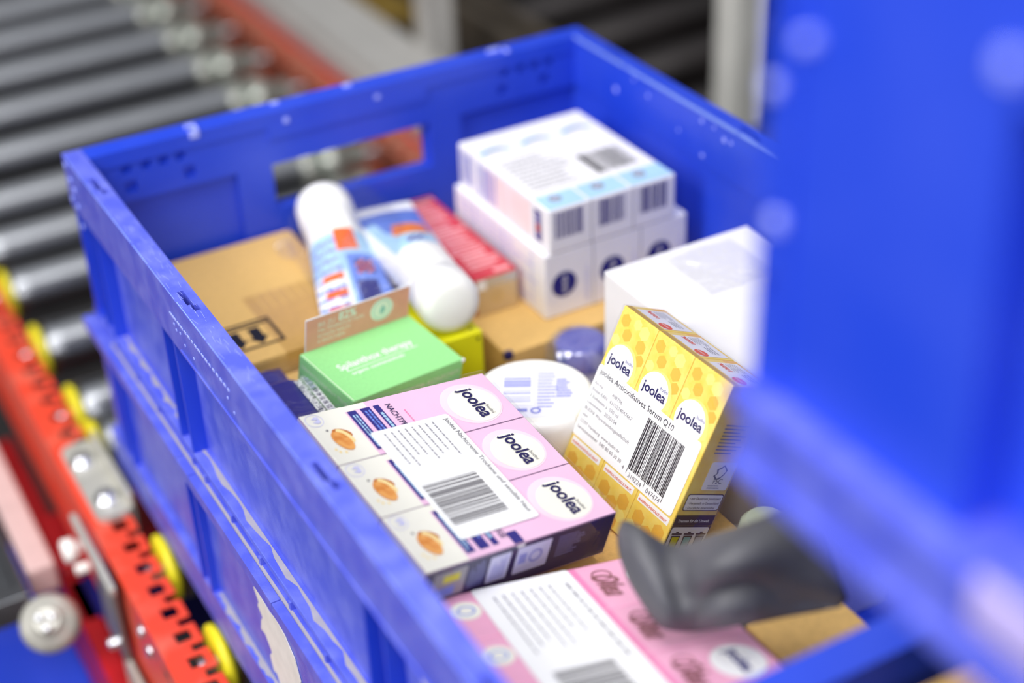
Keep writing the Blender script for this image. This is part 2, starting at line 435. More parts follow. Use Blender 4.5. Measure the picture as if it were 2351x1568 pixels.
def side_wall(mb, left=True):
    def B(xa, y0, z0, xb, y1, z1):
        return (xa, y0, z0, xb, y1, z1) if left else (400 - xa, y0, z0, 400 - xb, y1, z1)
    yF, yB = -CL, 0
    adds = [B(0, yF, -10, 13, yB, 0), B(0, yF, -37, 3, yB, -10), B(3, yF, -38, 13.2, yB, -10),
            B(10, yF, -120, 12.4, yB, -37), B(0.6, yF, -121.5, 12, yB, -118)]
    adds.append(B(-0.8, -640, -35.5, 0.5, -222, -34))
    adds += [B(8.2, yF + 0.5, -247, 11.8, yB - 0.5, -120)]
    ribs = []
    subs = []
    for ya, yb in ((-49, -74), (-217, -242), (-405, -430), (-571, -596)):
        subs.append(B(4.4, ya, -30, 7.8, yb + 8, 1)); subs.append(B(6.0, yb + 6.5, -30, 9.6, yb, 1)); subs.append(B(6.2, yb + 9, -30, 7.6, yb + 5, 1))
    for y in (-30, -48, -182, -203, -461, -482, -600, -625): ribs.append(B(0.7, y - 2.4, -117.9, 10.2, y, -36.5))
    vs, fs = solid(adds, subs); mb.add(vs, fs, BLUE_LIT if left else BLUE)  # left wall takes the blue with light painted in
    vs, fs = solid(ribs); mb.add(vs, fs, BLUE)  # ribs in deeper blue, their shade put into the colour
    x = 0.5 if left else 399.5
    sx = 1 if left else -1
    # dust lying on the foot ledge
    for ya, yb in ((-32, -46), (-52, -180), (-205, -458), (-485, -598)):
        pts = []
        n = 26
        for i in range(n + 1):
            t = i / n; y = ya + (yb - ya) * t; pts.append((200 + sx * (-200 + 5.4 + 1.4 * sin(i * 1.3) + 0.9 * sin(i * 3.1)), y, -117.8))
        vs = pts + [(200 + sx * (-192.1), p[1], -117.8) for p in pts]
        mb.add(vs, [[i, i + 1, n + 2 + i, n + 1 + i] for i in range(n)], GALVD)
    if left:
        rnd = random.Random(5)
        for i in range(17):
            y = -214 - i * 5.6; z = -15.0
            w = 1.3 + rnd.random() * 0.9 + (1.6 if i == 0 else 0)
            mb.box((-0.35, y - w, z - 0.9), (0.3, y + w, z + 0.9), SCUFF_GLINT, r=0.3)
        for (y, z) in ((-216, -20), (-219, -22.5), (-226, -21), (-232, -26), (-246, -27), (-300, -22), (-308, -27)):
            mb.box((-0.35, y - 0.8, z - 0.8), (0.3, y + 0.8, z + 0.8), SCUFF_GLINT, r=0.3)
        for (y, z) in ((-6, -6), (-13, -14), (-19, -19), (-8, -30), (-20, -31), (-24, -44)):
            mb.box((-1, y - 1.6, z - 1.6), (0.3, y + 1.6, z + 1.6), SCUFF_GLINT, r=0.5)
        for (x, z, w) in ((0.15, -0.35, 0.55), (0.75, -118.4, 0.4)):  # strips painting the edge highlight along rim and ledge
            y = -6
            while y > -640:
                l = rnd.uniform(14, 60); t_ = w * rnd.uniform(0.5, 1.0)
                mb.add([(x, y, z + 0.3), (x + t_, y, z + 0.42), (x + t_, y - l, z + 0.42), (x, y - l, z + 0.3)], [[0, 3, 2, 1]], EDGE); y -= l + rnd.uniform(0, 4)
        # scratches on the rim
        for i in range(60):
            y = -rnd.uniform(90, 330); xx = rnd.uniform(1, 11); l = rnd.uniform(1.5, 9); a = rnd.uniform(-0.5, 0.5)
            mb.add([(xx, y, 0.06), (xx + 0.18, y, 0.06), (xx + 0.18 + a * l * 0.4, y - l, 0.06), (xx + a * l * 0.4, y - l, 0.06)], [[0, 3, 2, 1]], SCUFF_GLINT)
    else:
        rnd = random.Random(9)
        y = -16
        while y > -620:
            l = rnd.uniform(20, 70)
            mb.add([(387.0, y, 0.1), (387.9, y, 0.1), (387.9, y - l, 0.1), (387.0, y - l, 0.1)], [[0, 3, 2, 1]], EDGE)  # painted highlight along the inner edge of the right rim
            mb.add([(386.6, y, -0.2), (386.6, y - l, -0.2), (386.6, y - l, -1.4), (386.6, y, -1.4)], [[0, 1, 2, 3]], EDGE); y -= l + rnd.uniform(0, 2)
        for i in range(14):  # pale dots painting highlights on the right rim band
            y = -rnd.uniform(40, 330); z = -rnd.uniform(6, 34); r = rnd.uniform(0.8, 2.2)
            mb.box((386.4, y - r, z - r), (387, y + r, z + r), SCUFF_GLINT, r=0.2)


GALVD = mat('grey_dust', (168, 164, 170), 0.8, var=0.06, scale=150)
CRATE_PARTS = {}
CRATE_PARTS['back'] = part(crate, 'end_panel', lambda mb: back_wall(mb), bevel=0.9)
part(crate, 'end_panel', lambda mb: back_wall(mb, -CL, 1), bevel=0.9)
part(crate, 'side_panel', lambda mb: side_wall(mb, True), bevel=0.7)
part(crate, 'side_panel', lambda mb: side_wall(mb, False), bevel=0.7)


def lower_frame(mb):
    adds = []; subs = []; ribs = []
    yF, yB = -CL - 7, 7
    for left in (True, False):
        def B(xa, y0, z0, xb, y1, z1): return (xa, y0, z0, xb, y1, z1) if left else (400 - xa, y0, z0, 400 - xb, y1, z1)
        adds += [B(-7.5, yF, -136, 8, yB, -128), B(-7.5, yF, -127.2, -1.8, yB, -128), B(1, yF, -225, 6, yB, -136), B(3, yF, -128, 8, yB, -121.6),
                 B(-4, yF, -228, 6, yB, -224), B(-4, yF, -256, 1, yB, -228)]
        for y in (-30, -48, -190, -206, -461, -478, -600): ribs.append(B(-4.4, y - 2.5, -225, 1.2, y, -135.5))
        for y in (-38, -190, -212, -345, -470, -560):
            subs.append(B(-9, y, -132, -1.8, y - 0.9, -120))
        for y in (-46, -92, -135, -200, -222, -266, -310, -353, -400, -440): adds.append(B(-0.4, y - 3, -128, 4, y, -122.5))
    for back in (True, False):
        def B(x0, ya, z0, x1, yb, z1): return (x0, ya, z0, x1, yb, z1) if back else (x0, -CL - ya, z0, x1, -CL - yb, z1)
        adds += [B(-7.5, -8, -136, 407.5, 7.5, -128), B(0, -6, -225, 400, -1, -136), B(-4, -6, -228, 404, 4, -224), B(-4, -1, -256, 404, 4, -228)]
        for x in (40, 130, 200, 270, 360): adds.append(B(x, -3, -226, x + 2.5, 3.4, -134))
    vs, fs = solid(adds, subs); mb.add(vs, fs, BLUE_LIT)  # ledges brightened by the blue with light painted in
    vs, fs = solid(ribs); mb.add(vs, fs, BLUE)  # deeper blue paints these ribs as shaded
    # grey dust lying in the channel between the two halves and on the lower ledge
    for (xa, xb, z, ya, yb) in ((-1.6, 0.5, -127.85, -40, -640),):
        mb.add([(xa, ya, z), (xa, yb, z), (xb, yb, z), (xb, ya, z)], [[0, 1, 2, 3]], GALVD)
    n = 60; ed = []
    for i in range(n + 1):
        y = -212 - i * (240 / n); ed.append((-2.2 + 1.2 * sin(i * 0.9) + 0.8 * sin(i * 2.3), y, -223.8))
    vs = ed + [(0.9, p[1], -223.8) for p in ed]
    mb.add(vs, [[i, i + 1, n + 2 + i, n + 1 + i] for i in range(n)], GALVD)


part(crate, 'lower_frame', lower_frame, bevel=0.7)
part(crate, 'base', lambda mb: mb.box((1, -644, -256), (399, -1, -247), BLUE, r=0.8))


def torn(mb, pts, x):
    n = len(pts); vs = [(x, y, z) for y, z in pts] + [(x + 0.5, y, z) for y, z in pts]
    mb.add(vs, [list(range(n))[::-1], list(range(n, 2 * n))] + [[i, (i + 1) % n, n + (i + 1) % n, n + i] for i in range(n)], PAPER)


part(crate, 'torn_label', lambda mb: (torn(mb, [(-288, -162), (-293, -158), (-300, -161), (-312, -163), (-322, -160), (-335, -163), (-347, -171), (-352, -184), (-349, -200), (-344, -212), (-338, -226),
                                              (-330, -232), (-322, -221), (-314, -224), (-308, -214), (-303, -216), (-300, -206), (-305, -200), (-297, -192), (-290, -193), (-293, -184), (-297, -179), (-291, -174), (-294, -169)], 0.3),
                                    torn(mb, [(-262, -150), (-266, -149), (-270, -158), (-266, -160)], 0.3)), label='torn remains of a white paper label')
part(crate, 'torn_label', lambda mb: torn(mb, [(-503, -41), (-512, -44), (-530, -43), (-540, -60), (-538, -80), (-520, -84), (-512, -66), (-506, -54)], 7.2), label='torn white paper label')

# ================================================================= conveyor
RZ = -257 - 25.0
roller = thing('conveyor_roller', 'tmp', 'roller', (0, 0, RZ), group='steel rollers of the conveyor lane')


def shell(mb):
    mb.lathe((-3, 0, 0), (318, 0, 0), [(0, 21), (0.006, 24), (0.015, 25), (0.05, 25), (1, 25)], STEEL, n=40)


def loc_part(root, name, fn, mat_parent=None):
    mb = MB(); fn(mb); return mb.build(name, mat_parent or root)


loc_part(roller, 'roller_tube', shell)
loc_part(roller, 'bearing_ring', lambda mb: mb.lathe((-11, 0, 0), (-3, 0, 0), [(0, 16), (0.1, 23.5), (0.3, 25.5), (0.8, 25.5), (1, 22)], YRING))
loc_part(roller, 'axle', lambda mb: mb.cyl((-22, 0, 0), (-10, 0, 0), 7, BOLT, n=6))
loc_part(roller, 'axle', lambda mb: mb.cyl((394, 0, 0), (412, 0, 0), 6, BOLT, n=6))
OFFG = mat('pale_grey_plastic', (160, 162, 154), 0.18, var=0.08, metal=0.5)
loc_part(roller, 'drive_head', lambda mb: mb.lathe((318, 0, 0), (395, 0, 0), [(0, 25), (0.03, 21), (0.06, 25), (0.26, 25), (0.30, 18), (0.36, 18), (0.40, 25), (0.62, 25), (0.66, 15), (0.9, 15), (1, 12)], OFFG))
loc_part(roller, 'drive_belt', lambda mb: mb.lathe((340, 0, 0), (347, 0, 0), [(0, 18), (0.3, 20.5), (0.7, 20.5), (1, 18)], GREENP))
ys = [347, 234, 124, 66, -100, -208, 437, 530, 640, 750, 860, 970, 1080, -316, -424, -532, -640]
ords = {347: 'largest bright steel roller at the left edge, level with the crate waist',
        234: 'bright steel roller with yellow bearing ring just below the largest one',
        124: 'steel roller with yellow bearing ring just above the bolted steel bracket',
        66: 'short visible stub of roller with yellow ring right beside the bolted steel bracket',
        -100: 'roller with yellow ring showing below the crate beside the rail holes, under the bracket',
        -208: 'roller with yellow ring showing at the bottom edge between red rail and crate',
        437: 'grey roller at the left edge directly above the largest bright roller',
        530: 'grey roller meeting the crate just below its top left corner, second above the bright one',
        640: 'grey roller running behind the top left corner of the blue crate',
        750: 'grey roller just above the back left stretch of the crate rim',
        860: 'blurred grey roller, fifth above the largest bright roller at the left edge',
        970: 'blurred grey roller, sixth above the largest bright roller at the left edge',
        1080: 'blurred grey roller, seventh above the largest bright roller, touching the top left corner',
        1190: 'blurred grey roller, eighth above the largest bright roller, in the top left corner',
        1300: 'farthest blurred grey roller, only touching the top left corner'}
first = True
for y in ys:
    lab = ords.get(y, 'steel conveyor roller hidden under the front half of the blue crate')
    if y < -250: continue
    if first: roller.location = Vector((0, y, RZ)) * S; roller['label'] = lab; first = False
    else: copy_thing(roller, (0, y, RZ), lab)


def rail(mb, left=True):
    adds = []; subs = []
    x0, x1 = (-42, -13) if left else (442, 411)
    sg = 1 if left else -1
    y0, y1 = -420, 1250
    adds = [(x0, y0, -270, x0 + sg * 29, y1, -267), (x0, y0, -350, x0 + sg * 3, y1, -267), (x0, y0, -352, x0 + sg * 22, y1, -349)]
    k = -410
    while k < y1 - 30:
        subs.append((x0 + sg * 13, k, -275, x0 + sg * 23.5, k + 11, -260))
        subs.append((x0 + sg * 19.5, k + 15, -275, x0 + sg * 30, k + 22.5, -260))
        k += 27
    vs, fs = solid(adds, subs); mb.add(vs, fs, REDP if left else REDDUST)
    if left:
        for yy, zz in ((-150, -285), (-164, -292), (-205, -300), (-226, -296), (-300, -290)):
            mb.lathe((-44.5, yy, zz), (-41.8, yy, zz), [(0, 3), (0.4, 5), (1, 5)], BOLT, n=16)
        rnd = random.Random(2)
        for i in range(26):   # chipped paint on the edge
            yy = rnd.uniform(-260, -80); l = rnd.uniform(2, 7); zz = rnd.uniform(-276, -283)
            mb.add([(-42.15, yy, zz), (-42.15, yy - l, zz), (-42.15, yy - l, zz - 3), (-42.15, yy, zz - 2)], [[0, 1, 2, 3]], STEEL_D)


rl = MB(); rail(rl, True); o = rl.build('conveyor_rail', bevel=1.8)
tag(o, 'bright red punched steel rail along the left ends of the rollers', 'rail')
rr = MB(); rail(rr, False); o = rr.build('conveyor_rail', bevel=1.2)
tag(o, 'faded orange red rail behind the crate at the right ends of the rollers', 'rail')

# bolted bracket plate on the red rail
br = thing('mounting_bracket', 'grey steel bracket with two round bolts fixed on top of the red rail', 'bracket', (-22, 5, -267))


def brk(mb):
    bm = bmesh.new(); pts = []
    x0, x1, ya, yb, r = -37, -9, -48, 56, 9
    for cx, cy, a0 in ((x1 - r, ya + r, -pi / 2), (x1 - r, yb - r, 0), (x0 + r, yb - r, pi / 2), (x0 + r, ya + r, pi)):
        for k in range(6): a = a0 + k * pi / 10; pts.append((cx + r * cos(a), cy + r * sin(a)))
    n = len(pts); mb.add([(x, y, -266.8) for x, y in pts] + [(x, y, -261.8) for x, y in pts],
                         [list(range(n))[::-1], list(range(n, 2 * n))] + [[i, (i + 1) % n, n + (i + 1) % n, n + i] for i in range(n)], GALV)
    mb.box((-12, -44, -290), (-8.5, 50, -251), GALV, r=1)
    bm.free()


part(br, 'plate', brk)
for yy, xx in ((28, -26), (-26, -24)):
    part(br, 'bolt', lambda mb: (mb.lathe((xx, yy, -261.8), (xx, yy, -255), [(0, 9), (0.25, 9), (0.3, 7), (0.8, 7), (1, 5)], BOLT, n=24), mb.cyl((xx, yy, -255.5), (xx, yy, -253.8), 3, STEEL_D, n=12)))

for (a_, b_, m_, nm, lb_) in (((-60, 40, -400), (420, 120, -365), MATS['deep_red_paint'] if 'deep_red_paint' in MATS else mat('deep_red_paint', (172, 22, 30), 0.4, var=0.15), 'cross_bar', 'dark red cross bar seen between bracket and crate bottom'),
                              ((-60, -20, -420), (420, 36, -372), mat('deep_navy_cover', (20, 22, 110), 0.45), 'cover_strip', 'deep navy cover strip below the rollers beside the punched rail')):
    xb = MB(); xb.box(a_, b_, m_, r=3); tag(xb.build(nm), lb_, nm.replace('_', ' '))

# L-shaped steel clamp hanging outside the rail
cl = thing('rail_clamp', 'narrow L-shaped steel clamp with knob outside the red rail, lower left', 'clamp', (-50, -60, -340))
part(cl, 'strap', lambda mb: (mb.box((-52, -118, -275), (-47, -20, -268), GALV, r=1.2), mb.box((-50, -112, -345), (-46, -62, -270), STEEL_D, r=1.2), mb.box((-50, -150, -372), (-46, -100, -340), GALV, r=1.2)), bevel=0)
part(cl, 'knob', lambda mb: (mb.lathe((-50, -30, -292), (-64, -30, -292), [(0, 5), (0.3, 5), (0.35, 9), (0.9, 9), (1, 7)], OFFW, n=20), mb.lathe((-50, -45, -300), (-60, -45, -300), [(0, 4), (1, 4)], OFFW, n=16)))
part(cl, 'screw', lambda mb: mb.lathe((-50, -100, -330), (-58, -100, -330), [(0, 4.5), (0.8, 4.5), (1, 3)], BOLT, n=16))

# round cast housing with three screws
hs = thing('bearing_housing', 'round grey cast housing with three screws below the red rail, bottom left', 'housing', (-88, -50, -350))
part(hs, 'housing_body', lambda mb: mb.lathe((-86, -47, -338), (-90, -60, -322), [(0, 20), (0.2, 22), (0.5, 21), (0.75, 17), (0.8, 10), (1.0, 9)], GALV, n=48))
for a in (0.3, 2.4, 4.5):
    part(hs, 'screw', lambda mb: mb.lathe((-90 + 5 * cos(a), -60 + 5 * sin(a), -324 + 3 * sin(a)), (-91.5 + 5 * cos(a), -64 + 5 * sin(a), -318 + 3 * sin(a)), [(0, 3.2), (0.7, 3.2), (1, 2)], BOLT, n=14))
bxm = MB(); vs, fs = solid([(-150, -25, -345, -93, 150, -322)], [(-140, -10, -330, -100, 140, -320)]); bxm.add(vs, fs, STEEL)
tag(bxm.build('steel_tray', bevel=1), 'open bright steel tray with a sharp corner at the left picture edge', 'tray')
bm_ = MB(); bm_.box((-88, 5, -352), (-66, 420, -325), mat('dusty_pink_beam', (206, 176, 172), 0.5), r=3)
tag(bm_.build('support_bar'), 'pale pinkish grey bar running beside the steel tray at the left edge', 'bar')
bm_ = MB(); bm_.box((-62, -150, -470), (-44, 260, -372), mat('deep_red_paint', (172, 22, 30), 0.4, var=0.15), r=3)
tag(bm_.build('lower_rail'), 'dark red lower rail below the bright red rail, lower left', 'rail')
bm_ = MB(); bm_.box((-150, -70, -560), (-60, 200, -440), BLUE, r=5)
tag(bm_.build('machine_cover'), 'deep blue machine cover under the conveyor in the lower left corner', 'cover')
bm_ = MB(); bm_.cyl((-200, -125, -400), (60, -105, -400), 9, STEEL_D)
tag(bm_.build('cross_rod'), 'grey steel rod crossing the bottom left corner of the picture', 'rod')
bm_ = MB(); bm_.cyl((-170, -60, -440), (-60, -52, -440), 24, STEEL_D)
tag(bm_.build('motor_cylinder'), 'dull grey cylinder behind the round housing, bottom left', 'motor')

# far side: grey guard beam, posts and a second, dark lane
gb = MB(); vs, fs = solid([(478, 150, -275, 560, 1500, -262), (478, 150, -262, 484, 1500, -256), (554, 150, -262, 560, 1500, -256), (470, 150, -330, 480, 1500, -270)]); gb.add(vs, fs, STEEL_L)
tag(gb.build('guard_rail', bevel=1.5), 'wide pale grey metal guard rail running diagonally behind the crate', 'guard rail')
rb = MB(); rb.box((458, 150, -300), (469, 1500, -288), mat('signal_red_strip', (206, 30, 40), 0.4), r=2)
tag(rb.build('edge_strip'), 'narrow bright red strip along the pale grey guard rail', 'strip')
for (x, y, w, d, m, lb) in ((592, 612, 34, 34, STEEL_L, 'grey steel post standing just behind the pale guard rail, top centre'),
                             (812, 300, 46, 40, mat('pale_post', (206, 206, 200), 0.5), 'pale grey upright post beside the large blue crate at the top')):
    pm = MB(); vs, fs = solid([(x - w, y - d / 2, -900, x, y + d / 2, 260)], [(x - w + 8, y - d / 2 - 1, -890, x - 8, y - d / 2 + 4, 250)]); pm.add(vs, fs, m)
    tag(pm.build('steel_post', bevel=2), lb, 'post')
orl = MB(); vs, fs = solid([(665, 100, -330, 720, 1500, -262)], [(680, 90, -300, 705, 1510, -255)]); orl.add(vs, fs, OLIVE)
tag(orl.build('side_rail', bevel=1.5), 'dull olive grey rail of the dark lane right behind the crate corner', 'rail')
dk = thing('dark_roller', 'tmp', 'roller', (0, 0, 0), group='dark rollers of the far lane')
loc_part(dk, 'roller_tube', lambda mb: mb.lathe((0, 0, 0), (560, 0, 0), [(0, 24), (0.005, 30), (0.995, 30), (1, 24)], DKROLL, n=32))
loc_part(dk, 'axle', lambda mb: mb.cyl((-14, 0, 0), (574, 0, 0), 7, STEEL_D, n=12))
for i in range(8):
    loc = (740, 250 + i * 125, -310)
    lb = 'dark steel roller in the shadowed far lane behind the crate, %s' % ('nearest', 'second nearest', 'third nearest', 'fourth nearest', 'fifth nearest', 'sixth nearest', 'seventh nearest', 'farthest')[i]
    if i == 0: dk.location = Vector(loc) * S; dk['label'] = lb
    else: copy_thing(dk, loc, lb)
ym = MB(); ym.box((575, 780, -330), (640, 900, -275), mat('ochre_motor', (120, 96, 30), 0.5), r=8); ym.cyl((600, 760, -300), (600, 780, -300), 14, DARK)
tag(ym.build('drive_motor'), 'small dark yellow drive unit beside the grey post at the top', 'motor')

# ================================================================= the second, raised crate at the right
ZB = 121.0
c2 = thing('plastic_crate', 'second large blue crate raised in the right foreground, cropped by the picture edge', 'crate', (262, -960, ZB + 7))


def c2_body(mb):
    F = 72.0
    adds = [(F, -738, ZB + 38, F + 10, -650, ZB + 262), (F + 16, -1290, ZB + 38, F + 20, -736, ZB + 262), (F, -1290, 288, F + 20, -736, ZB + 262), (F, -738, ZB + 38, F + 20, -734, ZB + 262), (F, -655, ZB + 38, F + 400, -648, ZB + 262), (F + 395, -1290, ZB + 38, F + 399, -650, ZB + 261),
            (F, -1290, ZB + 38, F + 400, -1284, ZB + 262)]
    # corner post, rim and rib standing proud of the panel
    adds += [(F - 1.5, -660, ZB + 38, F + 4, -647, ZB + 262), (F - 3, -1290, ZB + 240, F + 12, -646.5, ZB + 262.5)]
    for y in (-860, -980): adds.append((F + 1, y - 4, ZB + 38, F + 20, y, ZB + 262))
    subs = []
    for z in (ZB + 70, ZB + 94, ZB + 136, ZB + 158): subs.append((F - 3, -653, z, F + 1, -649.5, z + 10))
    vs, fs = solid(adds, subs); mb.add(vs, fs, BLUE)
    for y, z, r in ((-663.8, 279.5, 2.0), (-650.6, 261.4, 2.4), (-655.8, 220.8, 2.8), (-736, 297, 3.0)):  # pale blocks painting blurred rivet glints on the face
        mb.box((F - 4, y - r, z - r), (F + 1, y + r, z + r), SCUFF_GLINT, r=r * 0.45)


def c2_flange(mb):
    F = 62.0
    adds = [(F, -1296, ZB + 33, 482, -646.5, ZB + 40), (F + 3, -1296, ZB + 12, F + 8, -648, ZB + 34), (F, -1296, ZB + 7, 482, -647, ZB + 13.5),
            (F + 4, -653, ZB + 10, 480, -648, ZB + 34)]
    vs, fs = solid(adds); mb.add(vs, fs, BLUE_LIT)  # lighter blue paints the flange ledges as lit


part(c2, 'crate_body', c2_body, bevel=2)
part(c2, 'foot_flange', c2_flange, bevel=2.2)
part(c2, 'glare_block', lambda mb: mb.box((60, -790, ZB + 26), (65, -756, ZB + 43), mat('lilac_glare', (178, 166, 222), 0.5), r=2), label='pale lilac block shaped as a glare spot')  # added block standing in for a glare spot on the flange
# conveyor stand that carries it (mostly outside the frame)
st = MB(); vs, fs = solid([(150, -1250, 100, 470, -760, ZB + 6.7), (430, -1250, -900, 470, -1210, 100), (430, -800, -900, 470, -760, 100), (150, -1250, -900, 190, -1210, 100)]); st.add(vs, fs, STEEL_D)
tag(st.build('steel_stand', bevel=1), 'steel stand carrying the raised blue crate, out of view at the right', 'stand')


# ================================================================= cartons inside the crate
def carton(name, label, cat, a, b, m, r=0.8, printer=None, group=None):
    x0, x1 = sorted((a[0], b[0])); y0, y1 = sorted((a[1], b[1])); z0, z1 = sorted((a[2], b[2]))
    t = thing(name, label, cat, ((x0 + x1) / 2, (y0 + y1) / 2, z0), group)
    def fn(mb):
        mb.box((x0, y0, z0), (x1, y1, z1), m, r=r)
        if printer: printer(mb, x0, y0, z0, x1, y1, z1)
    part(t, 'carton_body', fn)
    return t


FLZ = -246.8


# ---- big kraft carton with arrows
def p_card(mb, x0, y0, z0, x1, y1, z1):
    p = P(mb, (0, 0, z1), (1, 0, 0), (0, 1, 0))
    # this-way-up mark: double frame and two arrows pointing to the front
    p.frame(44, -158, 84, -125, 2.2, BLACK, 3); p.rect(47, -131.5, 81, -129.3, BLACK, 3)
    for x in (56, 70):
        p.poly([(x - 3.8, -134), (x + 3.8, -134), (x + 3.8, -146), (x + 6.6, -146), (x, -154.5), (x - 6.6, -146), (x - 3.8, -146)], BLACK, 3)
    for i in range(7): p.rect(86 + i * 7, -118 + i, 87.2 + i * 7, -96, KRAFT, 2)
    q = P(mb, (0, y0, 0), (1, 0, 0), (0, 0, 1))
    q.rect(x0 + 1, z1 - 5.8, x1 - 1, z1 - 5.1, KRAFT_E, 1); q.rect(x0 + 1, z1 - 9, x1 - 1, z1 - 8.5, KRAFT_E, 1)


kc = carton('cardboard_carton', 'brown cardboard carton with black this-way-up arrows in the back left of the crate', 'carton', (14, -172.5, FLZ), (143.5, -20, -90), KRAFT, 1.2, p_card)
part(kc, 'packing_tape', lambda mb: (mb.box((78, -172.75, -90), (143.4, -95, -89.92), KRAFT_T), mb.box((78, -172.75, -100), (143.4, -172.6, -89.95), KRAFT_T)), label='glossy brown packing tape')
carton('cardboard_carton', 'plain cardboard carton under the red box and the white cream packs', 'carton', (213.5, -212, FLZ), (386, -20, -118), KRAFT, 1.2,
       lambda mb, x0, y0, z0, x1, y1, z1: mb.box((213.2, -212.3, -123), (219, -208, -117.6), NAVYD, r=0.5))
carton('cardboard_carton', 'plain cardboard carton under the mint green box', 'carton', (14, -340, FLZ), (146, -176, -103), KRAFT, 1.2)
carton('cardboard_carton', 'plain cardboard carton under the pale pink pack', 'carton', (14, -436, FLZ), (150, -343, -110), KRAFT, 1.2)
carton('cardboard_carton', 'plain cardboard carton under the rose pack in the front', 'carton', (14, -624, FLZ), (166, -444, -115), KRAFT, 1.2)
carton('cardboard_carton', 'plain cardboard carton under jar and yellow pack', 'carton', (152, -440, FLZ), (240, -262, -124), KRAFT, 1.2)


def p_k3(mb, x0, y0, z0, x1, y1, z1):
    q = P(mb, (0, y0, 0), (1, 0, 0), (0, 0, 1)); q.lines(x0 + 1, z1 - 2, x1 - 1, z1 - 14, 4, KRAFT_E, 1, th=0.1)


carton('cardboard_carton', 'light brown corrugated carton by the front rim of the crate, right of the rose pack', 'carton', (171, -624, FLZ), (222, -526, -88), KRAFT, 1.6, p_k3)
carton('cardboard_tray', 'thin cardboard edge past the front rim of the crate, bottom right corner', 'carton', (110, -725, -256.5), (172, -665, 0), KRAFT, 1.0)

# ---- lime yellow carton
carton('yellow_carton', 'bright lime yellow carton under the white tube cap', 'carton', (147, -217, FLZ), (194.5, -150, -90), LIME, 0.8,
       lambda mb, x0, y0, z0, x1, y1, z1: (P(mb, (0, 0, z1), (1, 0, 0), (0, 1, 0)).disc(189, -211, 1.2, 1.2, BLACK), P(mb, (0, y0, 0), (1, 0, 0), (0, 0, 1)).disc(191, -95, 1.2, 1.2, BLACK)))


# ---- white carton with film
def p_white(mb, x0, y0, z0, x1, y1, z1):
    pass


wc = carton('white_carton', 'large plain white carton with crumpled clear film on top, at the right wall', 'carton', (261, -420, FLZ), (371, -257, -48), WHITE, 1.2)
rnd = random.Random(4)


def crumple(mb, x0, x1, y0, y1, z, nx, ny, h, m, seed=1, edge=True):
    rd = random.Random(seed); vs = []
    for j in range(ny + 1):
        for i in range(nx + 1):
            k = 0 if (i in (0, nx) or j in (0, ny)) and edge else rd.random() * h
            vs.append((x0 + (x1 - x0) * i / nx + rd.uniform(-1, 1), y0 + (y1 - y0) * j / ny + rd.uniform(-1, 1), z + k))
    fs = []
    for j in range(ny):
        for i in range(nx):
            a = j * (nx + 1) + i
            fs += [[a, a + 1, a + nx + 2], [a, a + nx + 2, a + nx + 1]] if (i + j) % 2 else [[a, a + 1, a + nx + 1], [a + 1, a + nx + 2, a + nx + 1]]
    mb.add(vs, fs, m)


part(wc, 'crumpled_film', lambda mb: crumple(mb, 300, 350, -318, -266, -47.6, 5, 5, 2.2, FILM, 3), label='crumpled clear film')


# ---- stacked white cream packs
def p_niv(mb, x0, y0, z0, x1, y1, z1):
    p = P(mb, (x0, y1, z1), (1, 0, 0), (0, 1, 0))     # v is negative toward the front
    w = x1 - x0
    for i in range(3):
        c = 15 + i * 33
        p.poly([(c - 13, -27), (c - 6, -23), (c + 4, -22), (c + 12, -28), (c + 11, -31), (c + 2, -26), (c - 5, -27), (c - 11, -31)], MBLUEL, 1)
        p.poly([(c - 9, -29), (c - 8, -27), (c, -25), (c + 8, -25.5), (c + 8, -27.5), (c, -27.2)], GREY, 2)
    p.lines(7, -46, 52, -98, 9, GREY, 2, th=0.13, seed=4)
    p.bars(58, -97, 90, -66, DGREY, 2, 'u', 5, 40); p.rect(57.5, -97, 60.5, -66, DGREY, 3)
    p.rect(1, -105, w - 1, -125.5, LBLUE, 1)
    for i in range(3):
        c = 13 + i * 33
        p.disc(c, -113, 4.2, 4.2, LILACL, 2); p.ring(c, -113, 3.2, 4.4, GREY, 3); p.rect(c - 3, -114.2, c + 3, -112.2, GREY, 3)
        if i: p.rect(c - 16, -125.5, c - 14, -105, WHITE, 2)
    q = P(mb, (x0, y0, z0), (1, 0, 0), (0, 0, 1))
    h = z1 - z0
    for i in range(3):
        q.bars(5 + i * 33, h * 0.32, 27 + i * 33, h * 0.92, NAVY, 2, 'u', 20 + i, 26)
        if i: q.rect(i * 33 - 0.4, 0, i * 33 + 0.4, h, LGREY, 1)
    s_ = P(mb, (x0, y1, z0), (0, -1, 0), (0, 0, 1))
    s_.rect(40, 3, 72, h - 3, PALEPINK, 1); s_.bars(4, 5, 22, h - 4, LILAC, 2, 'u', 8, 14); s_.bars(30, 4, 58, h - 4, LILAC, 2, 'u', 9, 12, fill=0.1)
    s_.rect(74, 3, 102, h - 3, PALEPINK, 1); s_.rect(108, 5, 117, h - 5, NAVY, 2); s_.rect(110, 12, 115, 17, ORANGE, 3); s_.lines(109, 7, 116, h - 7, 6, LILACL, 3)


